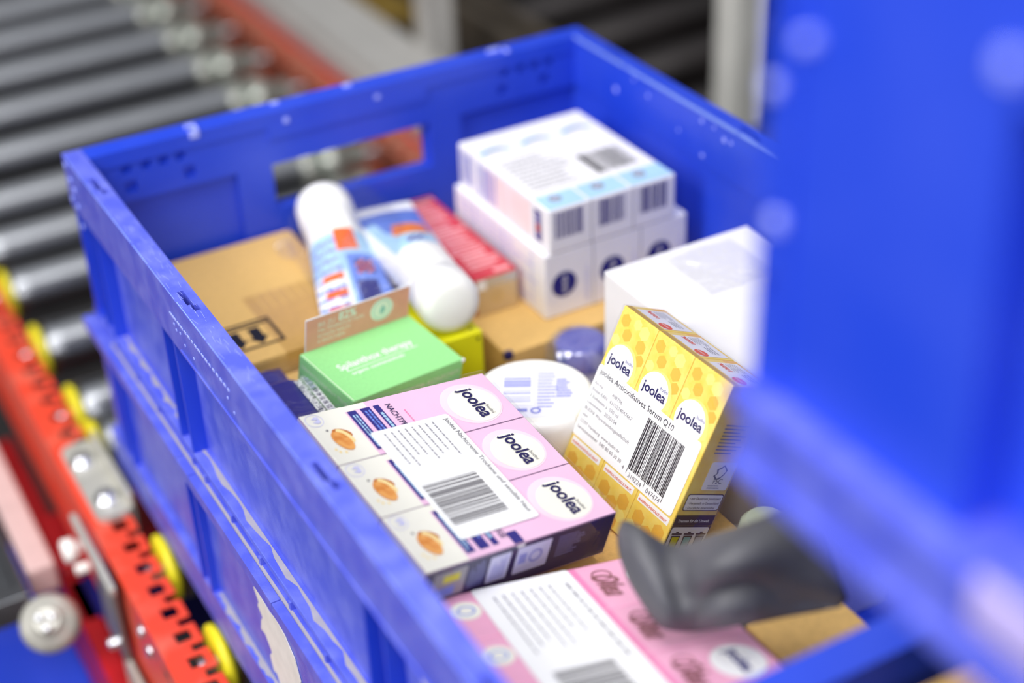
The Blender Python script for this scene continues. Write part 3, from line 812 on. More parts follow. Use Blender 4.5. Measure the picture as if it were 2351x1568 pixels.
def p_niv2(mb, x0, y0, z0, x1, y1, z1):
    q = P(mb, (x0, y0, z0), (1, 0, 0), (0, 0, 1)); h = z1 - z0
    for i in range(3):
        c = 15 + i * 38.2
        q.disc(c, h - 25, 9.6, 9.6, NAVYB, 2)
        q.text('NIVEA', c + 2.2, h - 25 - 7.0, 14, WHITE2, 3, rot=90)
        q.lines(c + 16, 6, c + 20, h - 6, 3, LILACL, 2, vertical=True)
        if i: q.rect(i * 38.2 - 0.4, 0, i * 38.2 + 0.4, h, LGREY, 1)
    s_ = P(mb, (x0, y1, z0), (0, -1, 0), (0, 0, 1))
    s_.lines(6, 6, 118, h - 4, 10, LILACL, 1, th=0.3, seed=6)
    for a in (30, 70, 110): s_.rect(a, 4, a + 2, h - 3, LILACL, 2)


NAVYB = mat('navy_blue_disc', (24, 26, 120), 0.35)
t = carton('cream_pack', 'wrapped white pack with three navy round logos, lower of the stacked cream packs', 'pack', (257, -189.5, -117.8), (371.5, -62, -68.8), WHITE, 1.2, p_niv2)
part(t, 'shrink_film', lambda mb: mb.box((256.6, -189.9, -117.8), (371.9, -61.6, -68.4), FILM_T, r=1.2))if False else None
t = carton('cream_pack', 'wrapped white pack with sticker and blue band, upper of the stacked cream packs', 'pack', (261, -190, -68.4), (361, -63.5, -36), WHITE, 1.4, p_niv)
FILM_T = film_mat('taut_film', a=0.07, bump=0.3, sc=30)
mbx = MB()


# ---- red box with gold end
def p_red(mb, x0, y0, z0, x1, y1, z1):
    p = P(mb, (x0, y0, z1), (1, 0, 0), (0, 1, 0)); w = x1 - x0; l = y1 - y0
    rd = random.Random(11)
    y = 13
    while y < l - 6:
        h = rd.uniform(1.4, 3.4); a = rd.uniform(2, 6); b = w - rd.uniform(2, 10)
        p.rect(a, y, b, y + h, REDL, 1); y += h + rd.uniform(1.4, 4)
    p.rect(w - 15, 4, w - 3, 8, REDL, 1); p.rect(6, l - 9, w - 2, l - 4, REDL, 1)
    q = P(mb, (x0, y0, z0), (1, 0, 0), (0, 0, 1)); h = z1 - z0
    q.rect(0.4, 0.4, w - 0.4, h - 8, GOLD, 1); q.rect(0.4, h - 8, w - 0.4, h - 0.5, SILVER, 1); q.rect(1.2, h - 9, 8, h - 1.5, WHITE2, 2)
    q.ring(w / 2, h * 0.42, 3, 3.6, OCHRE, 2)


carton('red_box', 'red boxed cream with pale printed lines and gold end, between tube and white packs', 'box', (219.5, -161, -117.8), (252, -32, -89), RED, 0.8, p_red)


# ---- yellow shrink-wrapped pack leaning on the white carton
YM = Matrix(((0.06107808, 0.89950643, 0.43261722), (-0.99762812, 0.06879896, -0.00220033), (-0.03174283, -0.43145671, 0.90157501)))
YO = Vector((223.3056, -338.6818, -18.6195))
YW, YD, YH = 31.765, 31.86, 113.0
yp = thing('serum_pack', 'yellow honeycomb pack of three serum cartons leaning against the white carton', 'pack', tuple(YO), rot=YM)


def hexa(p, u, v, r, m, L): p.poly([(u + r * cos(pi / 6 + k * pi / 3), v + r * sin(pi / 6 + k * pi / 3)) for k in range(6)], m, L)


def y_carton(side=False):
    mb = MB(); mb.box((0.15, 0, -YH), (YW - 0.15, YD, 0), YELLOW, r=0.7)
    p = P(mb, (0, 0, 0), (1, 0, 0), (0, 0, 1), lift=0.06)
    rd = random.Random(3)
    for (u, v, r, m) in ((6, -7, 4, YHEX), (11, -14, 4, YHEX), (23, -7, 4.4, YHEX2), (24, -15, 4.2, YHEX), (27, -22, 3.6, YHEX), (4, -20, 3.6, YHEX2), (16, -5, 3.4, YHEX2), (26, -33, 3.6, YHEX2),
                         (8, -96, 5, YHEX), (17, -101, 5.4, YHEX), (25, -95, 5, YHEX), (12, -108, 5, YHEX), (22, -109, 4.6, YHEX), (27, -103, 4.0, YHEX2), (5, -103, 4, YHEX2)):
        hexa(p, u, v, r, m, 1)
    p.disc(15.5, -31, 12.6, 12.6, YHEX2, 2); p.disc(14.2, -31.5, 11.6, 11.8, WHITE2, 3)
    p.text('joolea', 5, -33.2, 19.5, NAVYD, 5, rot=0, bold=0.025, hs=1.0)
    p.text('budni', 17.8, -27.6, 6.6, NAVY, 5)
    p.rect(2.2, -88.0, YW - 2.6, -83.6, WHITE2, 2); p.text('ANSPRUCHSVOLLE HAUT', 3.0, -87.0, YW - 7.2, ORANGE, 4, bold=0.02)
    t_ = P(mb, (0, 0, 0), (1, 0, 0), (0, 1, 0), lift=0.06)
    t_.rect(0.6, 0.6, YW - 0.6, 5, OCHRE, 1); t_.rect(1, 20, 7, YD - 1, YHEX, 1)
    t_.rect(4.5, 6, YW - 2, YD - 3, WHITE, 2)
    t_.text('100%', 16, 15.5, 10.5, ORANGE, 4, rot=180, bold=0.03); t_.disc(25.5, 10.5, 4.2, 4.2, ORANGE, 3); t_.lines(21.5, 10, 29.5, 11.5, 2, WHITE2, 4)
    t_.lines(6, 17, 18, 26, 5, LGREY, 3, th=0.2); t_.text('NATURAL', 27, 24.5, 9.5, GREY, 4, rot=180); t_.lines(18, 18.5, 29, 22.5, 2, LGREY, 3)
    if side:
        q = P(mb, (YW, 0, 0), (0, 1, 0), (0, 0, 1), lift=0.08)
        q.rect(0.5, -YH + 1, YD - 0.5, -1, OCHRE, 1) if False else None
        for i in range(9):
            q.rect(8, -24 - i * 2.1, 27 - (i % 3) * 3, -23.3 - i * 2.1, GREY, 2)
        q.rect(10, -63.5, 30, -46, CREAM, 2, r=1.5); q.poly([(18, -57), (15, -54.5), (17, -53), (16, -50.5), (19, -49), (20.5, -47.6), (22.5, -49), (24.5, -51), (23, -54), (21, -56)], GREY, 3)
        q.poly([(18.4, -56), (16.4, -54.4), (18, -52.6), (17.3, -50.8), (19.5, -49.8), (20.6, -48.6), (22, -49.8), (23.4, -51.4), (22, -53.8), (20.6, -55.2)], CREAM, 4)
        q.text('FSC', 16.5, -59.3, 7.2, GREY, 4); q.lines(14, -60, 26, -62.8, 2, LGREY, 3)
        q.rect(2.6, -76.5, 30.6, -66, BROWN, 2, r=1.5); q.rect(3.1, -76, 30.1, -66.5, CREAM, 3, r=1.2)
        for k, s_ in enumerate(('mit Ökostrom produziert', 'Hergestellt in Deutschland', 'Druckfarbe mineralölfrei')): q.text('• ' + s_, 4.4, -69.5 - k * 2.9, 24.5 - (k == 2) * 2, BROWN, 5)
        q.rect(0.8, -86, 31, -79.4, BROWN, 2); q.text('Trennen für die Umwelt', 3.2, -83.8, 24.5, CREAM, 4, bold=0.02)
        q.rect(0.8, -106, 31, -86.2, BROWN, 2); q.rect(1.3, -105.5, 30.5, -87, CREAM, 3, r=1.6)
        for k, m in enumerate((LIME, TEALP, LGREY)):
            u = 3.2 + k * 9.4
            q.poly([(u, -92.4), (u + 7, -92.4), (u + 6.3, -103), (u + 0.7, -103)], BROWN, 4); q.poly([(u + 0.8, -93.2), (u + 6.2, -93.2), (u + 5.7, -102.2), (u + 1.3, -102.2)], m, 5)
            q.rect(u - 0.4, -91.8, u + 7.4, -90.8, BROWN, 4); q.rect(u + 2.4, -90.6, u + 4.6, -89.8, BROWN, 4)
    return mb


m1 = y_carton(); c0 = m1.build('carton', yp)
c1 = c0.copy(); COL.objects.link(c1); c1.parent = yp; c1.location = Vector((YW, 0, 0)) * S
m2 = y_carton(True); c2c = m2.build('carton', yp); c2c.location = Vector((2 * YW, 0, 0)) * S
lb = MB(); lp = P(lb, (0, 0, 0), (1, 0, 0), (0, 0, 1), lift=0.08)
lp.rect(0.2, -82.5, 92.5, -37, WHITE2, 5, r=2)
lp.text('joolea Antioxidatives Serum Q10', 3.0, -42.2, 67, BLACK, 7, bold=0.004)
for k, (a, b, wa, wb) in enumerate((('Art-Nr', '498796', 8, 9.6), ('Einzel-EAN', '4310224047467', 14, 21), ('3 Einheiten à  030 ml', '', 27, 0), ('Losnummer', '2030104', 14, 11.5),
                                    ('BUDNI Warenhandelsgesellschaft', '', 42, 0), ('mbH', '', 5, 0), ('22297 Hamburg  www.budni.de', '', 38, 0), ('Servicenummer  040 80 60 30 30', '', 42, 0))):
    v = -49.2 - k * 4.05
    lp.text(a, 2.2, v, wa, GREY, 7)
    if b: lp.text(b, 18.5, v, wb, GREY, 7)
lp.bars(50.5, -76.6, 82.5, -44.5, BLACK, 7, 'u', 12, 59)
lp.text('4', 46.2, -79.2, 1.6, GREY, 7); lp.text('310224', 52.5, -81, 12, GREY, 7); lp.text('047474', 69, -81, 12, GREY, 7)
for u in (50.5, 66.3, 82): lp.rect(u, -79.6, u + 0.35, -76, BLACK, 7)
lo = lb.build('sticker', yp); lo['label'] = 'white address and barcode sticker'
fm = MB(); fm.box((-0.7, -1.0, -YH - 0.6), (3 * YW + 0.7, YD + 0.7, 0.7), FILM_T, r=1.2)
fm.build('shrink_film', yp)

# ---- pale pink pack of three night-cream cartons
PM = Matrix(((0.9744, -0.0912, 0.2055), (0.1247, 0.9798, -0.1562), (-0.1871, 0.1779, 0.9661)))
pp = thing('cream_pack', 'pale pink pack of three cream cartons with almond pictures and big white sticker', 'pack', (28.9, -322.9, -32.0), rot=PM)
PW, PL, PH = 42.15, 121.0, 29.0


def almond(p, u, v, L):
    # v toward +x of the plane, u along -y : draw in plane coordinates
    def el(cu, cv, a, b, th, m, LL):
        c, s_ = cos(th), sin(th); p.poly([(cu + a * cos(t) * c - b * sin(t) * s_, cv + a * cos(t) * s_ + b * sin(t) * c) for t in [2 * pi * i / 24 for i in range(24)]], m, LL)
    el(u - 4.0, v + 1.6, 5.6, 3.4, 0.9, ALMONDD, L); el(u - 1.6, v + 2.2, 6.6, 2.6, 0.35, ALMOND2, L + 1); el(u + 1.6, v - 1.2, 8.2, 4.4, 0.22, ALMOND, L + 2)
    for a, b in ((9, -6), (6.5, -7.2), (10, -3)): p.disc(u + a, v + b - 1, 1.0, 0.7, ALMOND2, L)


def pk_carton(idx):
    mb = MB(); mb.box((0, -PW + 0.15, -PH), (PL, -0.15, 0), mat('mauve_card', (170, 138, 172), 0.45), r=0.6)
    # plane: u along -y, v along +x
    p = P(mb, (0, 0, 0), (0, -1, 0), (1, 0, 0))
    p.rect(0.45, 0.4, PW - 0.45, PL - 0.6, PINK, 1)
    p.rect(0.3, 0.3, PW - 0.3, 26, CREAM, 2); p.rect(0.6, 26, 5, 40, CREAM, 2)
    p.disc(PW * 0.52, PL * 0.81, 17.2, 18.2, mat('pinker_halo', (246, 220, 234), 0.4), 2); p.disc(PW * 0.55, PL * 0.82, 14.6, 15.4, CREAM, 3)
    p.text('joolea', 10, PL * 0.815 - 1.5, 25, NAVYD, 6, bold=0.025, hs=1.2)
    p.text('budni', 26, PL * 0.815 + 6, 7.5, GREY, 6)
    almond(p, 24, 14, 4)
    p.ring(6.2, 6.5, 4.7, 5.1, LILACL, 4); p.poly([(3.4, 7.5), (5, 5), (6.2, 8.4), (7.4, 5), (9, 7.5), (8.4, 9.6), (4, 9.6)], LILACL, 5); p.disc(15.5, 9, 0.8, 0.8, GREY, 4)
    for v, w in ((27, 5.2), (35, 6.0), (43.2, 3.6)):
        p.rect(5.5, v, 38, v + w, NAVY, 4)
    p.lines(9, 28, 37, 31.5, 2, LBLUE, 5, th=0.25, seed=2); p.lines(8, 36, 37, 40.4, 2, MBLUE, 5, th=0.25, seed=3); p.lines(12, 43.8, 37, 46.2, 1, LBLUE, 5, th=0.35, seed=5)
    p.text('NACHTPFLEGE', 6.5, 50, 29, NAVYD, 5, bold=0.01, hs=1.2); p.lines(14, 57, 34, 60, 1, ROSE, 4, th=0.14)
    if idx == 2:
        q = P(mb, (0, -PW + 0.15, 0), (1, 0, 0), (0, 0, 1))
        q.rect(0.8, -PH + 1, PL - 0.8, -0.8, NAVYD, 1)
        q.rect(6, -21, 26, -3, LGREY, 2, r=1); q.rect(12, -11, 22, -6, LIME, 3); q.rect(8, -20, 20, -14, MBLUE, 3)
        q.lines(28, -20, 38, -3, 8, LILAC, 2, vertical=True, th=0.2); q.rect(40, -21.5, 53, -3.5, LILACL, 2, r=1); q.lines(42, -20, 51, -5, 6, LILAC, 3, vertical=True)
        q.rect(57, -21.5, 79, -3.2, LILACL, 2, r=1); q.ring(70, -12, 3, 4.5, LILAC, 3); q.rect(59, -15, 64, -8, LILAC, 3); q.lines(84, -19, 102, -4, 8, LILAC, 2, th=0.15)
        q.rect(PL * 0.46, -2.5, PL * 0.5, -0.6, WHITE, 2)
        p.rect(33, 54, PW - 0.6, 60, NAVY, 5)
    mb.box((-0.15, -PW + 0.6, -PH + 0.6), (0.3, -0.6, -0.6), CREAM)
    return mb


for i in range(3):
    o = pk_carton(i).build('carton', pp); o.location = Vector((0, -i * PW, 0)) * S
lb = MB(); lp = P(lb, (0, 0, 0), (0, -1, 0), (1, 0, 0))
lp.rect(25.5, 29, 113.5, 79, WHITE2, 8, r=2)
lp.text('joolea Nachtcreme Trockene und sensible Haut', 29, 74.5, 80, GREY, 10, bold=0.008)
lp.lines(29, 34, 62, 69, 8, LGREY, 10, th=0.12, seed=9)
lp.bars(72, 32, 104, 66, GREY, 10, 'u', 14, 50, fill=0.8)
lo = lb.build('sticker', pp); lo['label'] = 'white barcode sticker'
fm = MB(); fm.box((-0.8, -3 * PW - 0.8, -PH - 0.8), (PL + 0.8, 0.8, 2.4), FILM_T, r=1.2); fm.build('shrink_film', pp)

# ---- rose pack in the front corner
RM = Matrix(((0.9863, 0.1261, 0.1063), (-0.1447, 0.971, 0.1904), (-0.0792, -0.2032, 0.9759)))
rpk = thing('cream_pack', 'rose pink pack with brown script lettering and large white sticker at the crate front', 'pack', (49.6, -438.6, -80), rot=RM)
LW, LL = 45.0, 121.5
mb = MB(); mb.box((0, -LW + 0.2, -23), (LL, -0.2, 0), PINK2, r=0.8)
p = P(mb, (0, 0, 0), (0, -1, 0), (1, 0, 0))
p.disc(LW * 0.5, 105, 14.5, 12.5, WHITE2, 2); p.text('joolea', LW * 0.5 - 10, 103, 20, NAVY, 4, bold=0.03, hs=1.1)
p.text('Olea', 10, 76, 25, SCRIPT, 4, bold=0.015, italic=0.6, hs=1.5); p.ring(13, 82, 4.5, 5.4, SCRIPT, 4); p.ring(24, 81, 3.2, 3.9, SCRIPT, 4)
p.disc(LW * 0.4, 8, 9, 7.5, CREAM, 2); p.ring(LW * 0.4, 8, 3.5, 4.5, MBLUE, 3)
p.rect(0.8, 66, LW - 0.8, 72, ROSE, 2)
mb.box((0.2, -0.4, -23), (LL - 0.2, -0.05, -0.3), ROSE)
rc = mb.build('carton', rpk)
for i in range(1, 3):
    c = rc.copy(); COL.objects.link(c); c.parent = rpk; c.location = Vector((0, -i * LW, 0)) * S
lb = MB(); lp = P(lb, (0, 0, 0), (0, -1, 0), (1, 0, 0))
lp.rect(1, 16, 134, 68, WHITE2, 6, r=2); lp.lines(12, 22, 72, 56, 7, LGREY, 8, th=0.1, seed=2); lp.lines(14, 61, 110, 63.5, 1, LGREY, 8, th=0.3, seed=12); lp.bars(88, 24, 128, 54, GREY, 8, 'u', 17, 50, fill=0.8)
lb.build('sticker', rpk)['label'] = 'white sticker'

# ---- mint green box with open copper flap
GM = Matrix(((0.9723, -0.1957, 0.1281), (0.2107, 0.9707, -0.1159), (-0.1017, 0.1397, 0.985)))
gb_ = thing('cosmetics_box', 'mint green folding box with raised copper pink flap, white lettering on top', 'box', (69.4, -221.4, -62.0), rot=GM)
GW, GD, GH = 83.0, 54.0, 30.0
mb = MB()
mb.box((0, -GD, -GH), (GW, 0, 0), GREEN, r=0.6)
p = P(mb, (0, 0, 0), (1, 0, 0), (0, 1, 0))
p.text('Spilanthox therapy', 11, -26.5, 55, WHITE2, 3, bold=0.012, hs=1.15); p.rect(14, -29.4, 67, -28.9, WHITE2, 3); p.text('organic cosmeceuticals', 15, -33.6, 39, WHITE2, 3, bold=0.012)
p.rect(0.4, -GD + 0.5, 0.9, -2, MINT, 2)
q = P(mb, (0, -GD, 0), (1, 0, 0), (0, 0, 1)); q.text('KOSMETIK KONFORM', 30, -9.5, 50, MINT, 3); q.text('NATUR', 6, -9.5, 19, MINT, 3)
s_ = P(mb, (0, 0, 0), (0, -1, 0), (0, 0, 1)); s_.text('DERMATOLOGICALLY TESTED', 3, -7.5, 48, MINT, 3)
mb.box((GW - 1.5, -GD - 0.6, -2.4), (GW + 0.9, -GD + 1.5, -0.2), WHITE, r=0.3)
mb.build('carton_body', gb_)
mb = MB(); FH = 22.0
fr = Matrix.Rotation(radians(-4), 4, 'X')
mb.box((4, -0.35, 0), (GW - 1, 0.35, FH), WHITE, T=fr)
pf = P(mb, fr @ Vector((0, -0.35, 0)), (1, 0, 0), fr.to_3x3() @ Vector((0, 0, 1)))
pf.rect(4.2, 0.2, GW - 1.2, FH - 0.5, COPPER, 1)
pf.text('BIS ZU', 12.5, 14.8, 12.5, MINT, 3); pf.text('82%', 27.5, 14.8, 13.5, MINT, 3, bold=0.03, hs=1.0)
pf.text('FALTENREDUKTION', 12.5, 11.0, 34, MINT, 3); pf.text('SCHON NACH', 12.5, 7.2, 24, MINT, 3); pf.text('4 WOCHEN', 12.5, 3.4, 20, MINT, 3)
pf.disc(60.5, 12.0, 8.8, 7.6, MINT, 2); pf.ring(60.5, 12.0, 6.2, 6.6, TEALP, 3); pf.poly([(59, 9), (62, 9), (63.5, 12), (61, 15), (59.5, 12.5)], TEALP, 3)
o = mb.build('flap', gb_); o['label'] = 'copper pink flap with mint lettering'

# ---- navy foil packet in cellophane
nv = thing('foil_packet', 'dark blue packet in crinkled cellophane with white age scale, beside the green box', 'packet', (45, -245, -103))


def pillow(mb, x0, x1, y0, y1, z0, z1, m, nx=14, ny=20, seed=2, wr=0.6):
    rd = random.Random(seed); top = []; bot = []
    for j in range(ny + 1):
        for i in range(nx + 1):
            u, v = i / nx, j / ny
            e_ = min(1, 5 * min(u, 1 - u)) ** 0.5 * min(1, 5 * min(v, 1 - v)) ** 0.5
            zt = z0 + (z1 - z0) * (0.5 + 0.5 * e_) + wr * e_ * sin(u * 9 + v * 13) * 0.6 + rd.uniform(-wr, wr) * 0.25 * e_
            top.append((x0 + (x1 - x0) * u, y0 + (y1 - y0) * v, zt)); bot.append((x0 + (x1 - x0) * u, y0 + (y1 - y0) * v, z0 + (z1 - z0) * 0.5 * (1 - e_)))
    n = nx + 1; fs = []; fb = []
    for j in range(ny):
        for i in range(nx):
            a_ = j * n + i; fs.append([a_, a_ + 1, a_ + n + 1, a_ + n]); fb.append([a_ + n, a_ + n + 1, a_ + 1, a_])
    mb.add(top, fs, m, True); mb.add(bot, fb, m, True)


def navy(mb):
    pillow(mb, 16, 72, -282, -209, -103, -75.5, NAVY, wr=0.3)
    p = P(mb, (0, 0, -74.95), (0, 1, 0), (-1, 0, 0), lift=0.06)
    p.text('ALTERSEMPFEHLUNG', -268, -65.6, 40, WHITE2, 3, bold=0.03, hs=1.35)
    p.frame(-271, -71.2, -226, -66.6, 0.45, WHITE2, 2)
    p.rect(-266, -70.8, -242, -67.0, WHITE, 1)
    for k, s_ in enumerate(('20', '25', '30', '35', '40', '45', '50', '55', '60')):
        p.text(s_, -270 + k * 4.85, -70.4, 3.7, NAVYD if 0 < k < 6 else LILACL, 4, bold=0.02, hs=1.15)


part(nv, 'foil_body', navy)
part(nv, 'folded_end', lambda mb: pillow(mb, 16, 71, -212, -176, -103, -92, NAVY, nx=10, ny=8, wr=0.3))
part(nv, 'cellophane', lambda mb: (crumple(mb, 15, 73, -283, -208, -74.3, 6, 7, 1.5, FILM_C, 6, edge=False)))

# ---- cream jar, upside down with printed base
jr = thing('cream_jar', 'round white cream jar with lilac barcode print, between green box and yellow pack', 'jar', (183, -304, -123.6))
part(jr, 'jar_body', lambda mb: (mb.lathe((182, -303, -123.6), (182, -303, -82.5), [(0, 30), (0.05, 33), (0.5, 36), (0.82, 36.6), (0.94, 36), (0.985, 34.2), (1, 32.5)], OFFW, n=64)))


def jarprint(mb):
    a_ = radians(-31)
    p = P(mb, (182, -303, -82.5), (cos(a_), sin(a_), 0), (-sin(a_), cos(a_), 0))
    p.disc(1, -1, 27.5, 27, mat('faint_lilac_white', (232, 232, 246), 0.4), 1)
    p.rect(-19, -15, 0.5, 22, WHITE2, 2); p.bars(-17.5, -12, -1, 16, LILAC, 3, 'v', 31, 22)
    p.lines(3, -19, 15, 19, 11, LILAC, 3, th=0.16, seed=3); p.lines(14, -8, 24, 12, 7, LILAC, 3, th=0.3, seed=5); p.ring(2, -21, 1.8, 3.2, LILAC, 3); p.rect(-12, -22, -3, -19, LILAC, 3)


part(jr, 'base_print', jarprint)

# ---- bottle with blue cap in clear blister
bt = thing('blister_bottle', 'bottle with violet blue cap in a clear plastic blister, behind the yellow pack', 'bottle', (256, -235, FLZ))
CAPB = mat('violet_blue_cap', (84, 88, 196), 0.35)
part(bt, 'bottle_body', lambda mb: mb.lathe((258, -234, FLZ), (258, -234, -124), [(0, 17), (0.03, 18), (0.9, 18), (1, 15)], LILACL, n=40))
part(bt, 'cap', lambda mb: mb.lathe((258, -234, -126), (258, -234, -110), [(0, 17.5), (0.85, 17.5), (1, 16), (1.02, 12)], CAPB, n=40))
part(bt, 'blister', lambda mb: mb.lathe((256, -235, FLZ + 2), (254, -235.5, -107), [(0, 20.5), (0.85, 21), (0.9, 22), (0.96, 21.2), (1, 17)], BLISTER, n=40))

# ---- two sunscreen tubes in film
tb = thing('sunscreen_tubes', 'two white and blue sunscreen tubes with orange marks lying head to tail in clear film', 'tubes', (165, -120, -90))


def tube(mb, pc, pe, r, flat, seed=0, roll=0.0):
    """pc centre of cap end, pe centre of crimp end"""
    pc = Vector(pc); pe = Vector(pe); ax = (pe - pc); L = ax.length; ax.normalize()
    sx = ax.cross(Vector((0, 0, 1))).normalized(); up = sx.cross(ax).normalized()
    n = 56; ring = 64; vs = []; rows = []
    for k in range(n + 1):
        t = k / n
        q = max(0, (t - 0.2) / 0.8); a_ = r * (1 + (flat - 1) * q ** 0.9); b_ = r * (1 - 0.95 * q ** 1.15)
        cen = pc + ax * (t * L)
        vs += [cen + sx * (a_ * cos(2 * pi * i / ring)) + up * (b_ * sin(2 * pi * i / ring)) for i in range(ring)]
    groups = {}
    for k in range(n):
        t = (k + 0.5) / n
        for i in range(ring):
            ph = (i + 0.5) / ring * 2 * pi; lat = cos(ph) * (-1 if seed == 1 else 1)   # -1..1 across, seen from above when sin>0
            m = OFFW; top_ = sin(ph) > 0
            if seed == 1:
                if t > 0.3 and lat < -0.1: m = LBLUE if t < 0.62 else WHITE2
                if t > 0.34 and -0.98 < lat < -0.2 and (k % 4 < 2) and (i * 7 + k) % 5: m = LILAC if t < 0.7 else MBLUE
                if t > 0.3 and lat > -0.1: m = LBLUE
                if t > 0.5 and lat > 0.0: m = MBLUE
                if 0.28 < t < 0.46 and -0.15 < lat < 0.5: m = ORANGE
                if 0.56 < t < 0.66 and 0.15 < lat < 0.7: m = NAVY if (i + k) % 3 else ORANGE
                if t > 0.72 and lat > 0.05: m = NAVYB if lat < 0.6 else MBLUE
                if t > 0.6 and -0.75 < lat < -0.2 and k % 7 < 3: m = ORANGE
            else:
                if t > 0.26: m = LBLUE
                if t > 0.5 and lat > -0.5: m = MBLUE
                if t > 0.72: m = MBLUE if k % 6 else NAVY
                if t > 0.88: m = WHITE2
                if abs(lat) > 0.8 and lat < 0: m = WHITE2
                if 0.3 < t < 0.38 and abs(lat - 0.1) < 0.3 and top_: m = NAVY if (i + k) % 3 else LILACL
                if 0.42 < t < 0.6 and -0.45 + 1.5 * (t - 0.42) < lat < 0.75 and top_: m = YHEX if (k % 4 == 0) else ORANGE
            if not top_ and m in (NAVY, ORANGE, NAVYB, LILAC): m = LBLUE
            groups.setdefault(m.name, (m, []))[1].append([k * ring + i, k * ring + (i + 1) % ring, (k + 1) * ring + (i + 1) % ring, (k + 1) * ring + i])
    base = len(mb.v)
    mb.v += vs
    for nm, (m, fl_) in groups.items():
        if m not in mb.mats: mb.mats.append(m)
        for f in fl_: mb.f.append([base + j for j in f]); mb.m.append(mb.mats.index(m)); mb.sm.append(True)
    mb.add(vs[-ring:], [list(range(ring))], OFFW)


def capmesh(mb, pc, d, r):
    pc = Vector(pc); d = Vector(d).normalized()
    mb.lathe(tuple(pc + d * 1), tuple(pc - d * 27), [(0, r * 0.98), (0.04, r * 1.03), (0.7, r * 1.03), (0.86, r * 0.98), (0.96, r * 0.82), (1.0, r * 0.62), (1.003, 0.5)], OFFW, n=48)


for k, (pc, pe) in enumerate((((180, -187, -70), (198, -50, -77)), ((158.5, -62, -71), (134, -170, -86.5)))):
    tp = part(tb, 'tube', lambda mb: tube(mb, pc, pe, 19.5, 1.4, seed=k))
    d = Vector(pe) - Vector(pc); part(tb, 'tube_cap', lambda mb: capmesh(mb, pc, d, 19.5), parent=tp)


def wrap(mb):
    # taut film bridging both tubes, pinched at the left back
    pts = [[(128, -38, -84), (150, -36, -58), (176, -34, -52), (204, -36, -62), (216, -46, -88)],
           [(126, -80, -86), (148, -80, -55), (172, -80, -60), (196, -82, -57), (218, -84, -88)],
           [(122, -125, -87), (142, -125, -60), (164, -125, -62), (188, -126, -51), (213, -128, -88)],
           [(112, -176, -88), (138, -178, -74), (158, -182, -62), (180, -186, -50), (203, -190, -80)]]
    vs = [q for r_ in pts for q in r_]; fs = []
    for j in range(3):
        for i in range(4): a_ = j * 5 + i; fs.append([a_, a_ + 1, a_ + 6, a_ + 5])
    mb.add(vs, fs, FILM, True)
    mb.add([(118, -46, -88), (132, -34, -80), (134, -66, -86), (124, -70, -88.5)], [[0, 1, 2, 3]], FILM)


wp = part(tb, 'film_wrap', wrap)
sd = wp.modifiers.new('smooth', 'SUBSURF'); sd.levels = 2; sd.render_levels = 2

# ---- dark grey folded bag lying over the front right contents
bg_ = thing('folded_bag', 'dark grey folded bag, blurred, lying below the yellow pack and over the rose pack', 'bag', (170, -520, -80))
CPv = Vector((-191.064, -975.945, 440.617))


def dep(px, py, s):
    d = Vector(((px - 1175.5) / 3606.07, (py - 784) / 3606.07, 1.0))
    w = Vector((RW[0][0] * d.x + RW[1][0] * d.y + RW[2][0], RW[0][1] * d.x + RW[1][1] * d.y + RW[2][1], RW[0][2] * d.x + RW[1][2] * d.y + RW[2][2]))
    return CPv + w * s


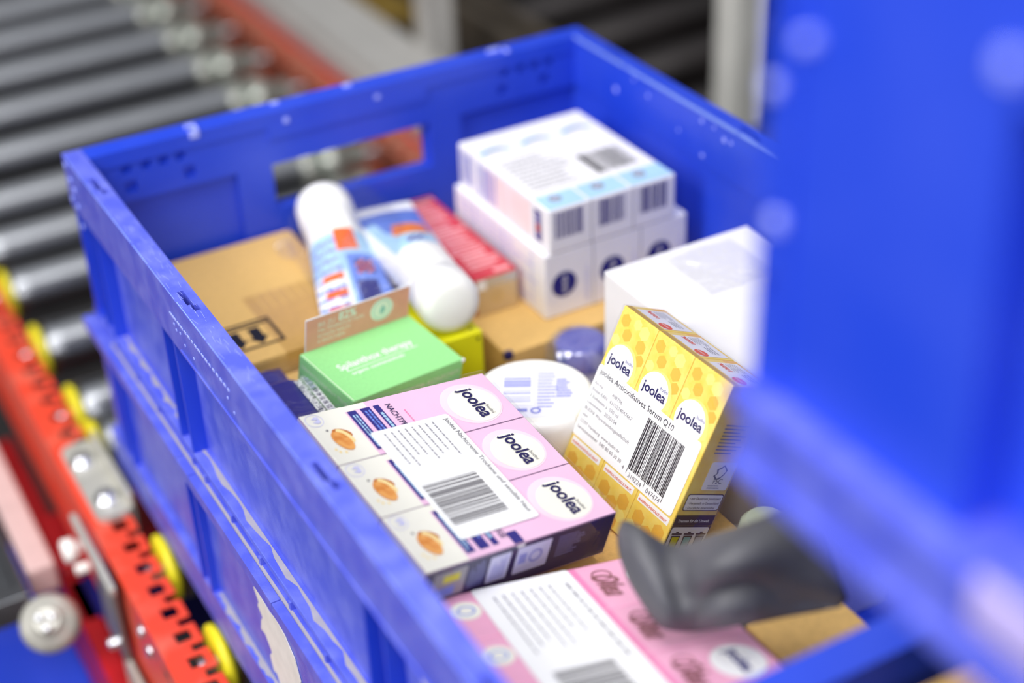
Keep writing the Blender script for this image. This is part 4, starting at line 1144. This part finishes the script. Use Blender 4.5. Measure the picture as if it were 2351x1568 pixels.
def bag(mb):
    rows = [[(1418, 1172, 742), (1455, 1180, 724), (1500, 1222, 728), (1548, 1250, 735), (1620, 1215, 722), (1700, 1192, 700), (1790, 1150, 700), (1860, 1140, 720)],
            [(1408, 1225, 735), (1462, 1245, 705), (1520, 1262, 722), (1552, 1275, 728), (1610, 1268, 680), (1700, 1250, 668), (1800, 1235, 680), (1900, 1230, 705)],
            [(1428, 1300, 724), (1480, 1310, 712), (1520, 1318, 700), (1556, 1330, 724), (1606, 1330, 672), (1690, 1318, 662), (1800, 1305, 690), (1930, 1300, 700)],
            [(1478, 1352, 712), (1503, 1358, 706), (1533, 1366, 704), (1563, 1370, 722), (1618, 1364, 696), (1700, 1350, 708), (1800, 1332, 680), (1950, 1340, 704)],
            [(1518, 1392, 706), (1526, 1400, 704), (1545, 1402, 703), (1570, 1400, 708), (1640, 1392, 704), (1740, 1378, 688), (1850, 1362, 706), (1960, 1378, 700)]]
    C_ = [[dep(*q) for q in r_] for r_ in rows]; nr, nc = len(C_), len(C_[0])
    vs = [q for r_ in C_ for q in r_]; down = Vector((0.1, 0.05, -1)) * 30
    vs2 = []
    for j, r_ in enumerate(C_):
        for i, q in enumerate(r_): vs2.append(q + down * (0.9 if 0 < i < nc - 1 and 0 < j < nr - 1 else 0.35))
    N = nr * nc; fs = []
    for j in range(nr - 1):
        for i in range(nc - 1):
            a_ = j * nc + i; fs.append([a_ + nc, a_ + nc + 1, a_ + 1, a_]); fs.append([N + a_, N + a_ + 1, N + a_ + nc + 1, N + a_ + nc])
    for i in range(nc - 1):
        fs.append([i, i + 1, N + i + 1, N + i]); k = (nr - 1) * nc + i; fs.append([N + k, N + k + 1, k + 1, k])
    for j in range(nr - 1):
        k = j * nc; fs.append([N + k, N + k + nc, k + nc, k]); k = j * nc + nc - 1; fs.append([k, k + nc, N + k + nc, N + k])
    mb.add(vs + vs2, fs, RUBBER, True)


ob = part(bg_, 'bag_body', bag)
sd = ob.modifiers.new('smooth', 'SUBSURF'); sd.levels = 1; sd.render_levels = 1
# small pale pot tucked behind the bag
pg = MB(); pg.lathe((226, -470, -246.5), (226, -470, -84), [(0, 13), (0.04, 15), (0.93, 15), (0.98, 13), (1, 10)], PALEG, n=32)
tag(pg.build('small_pot'), 'small pale sage coloured pot at the right foot of the yellow pack', 'pot')
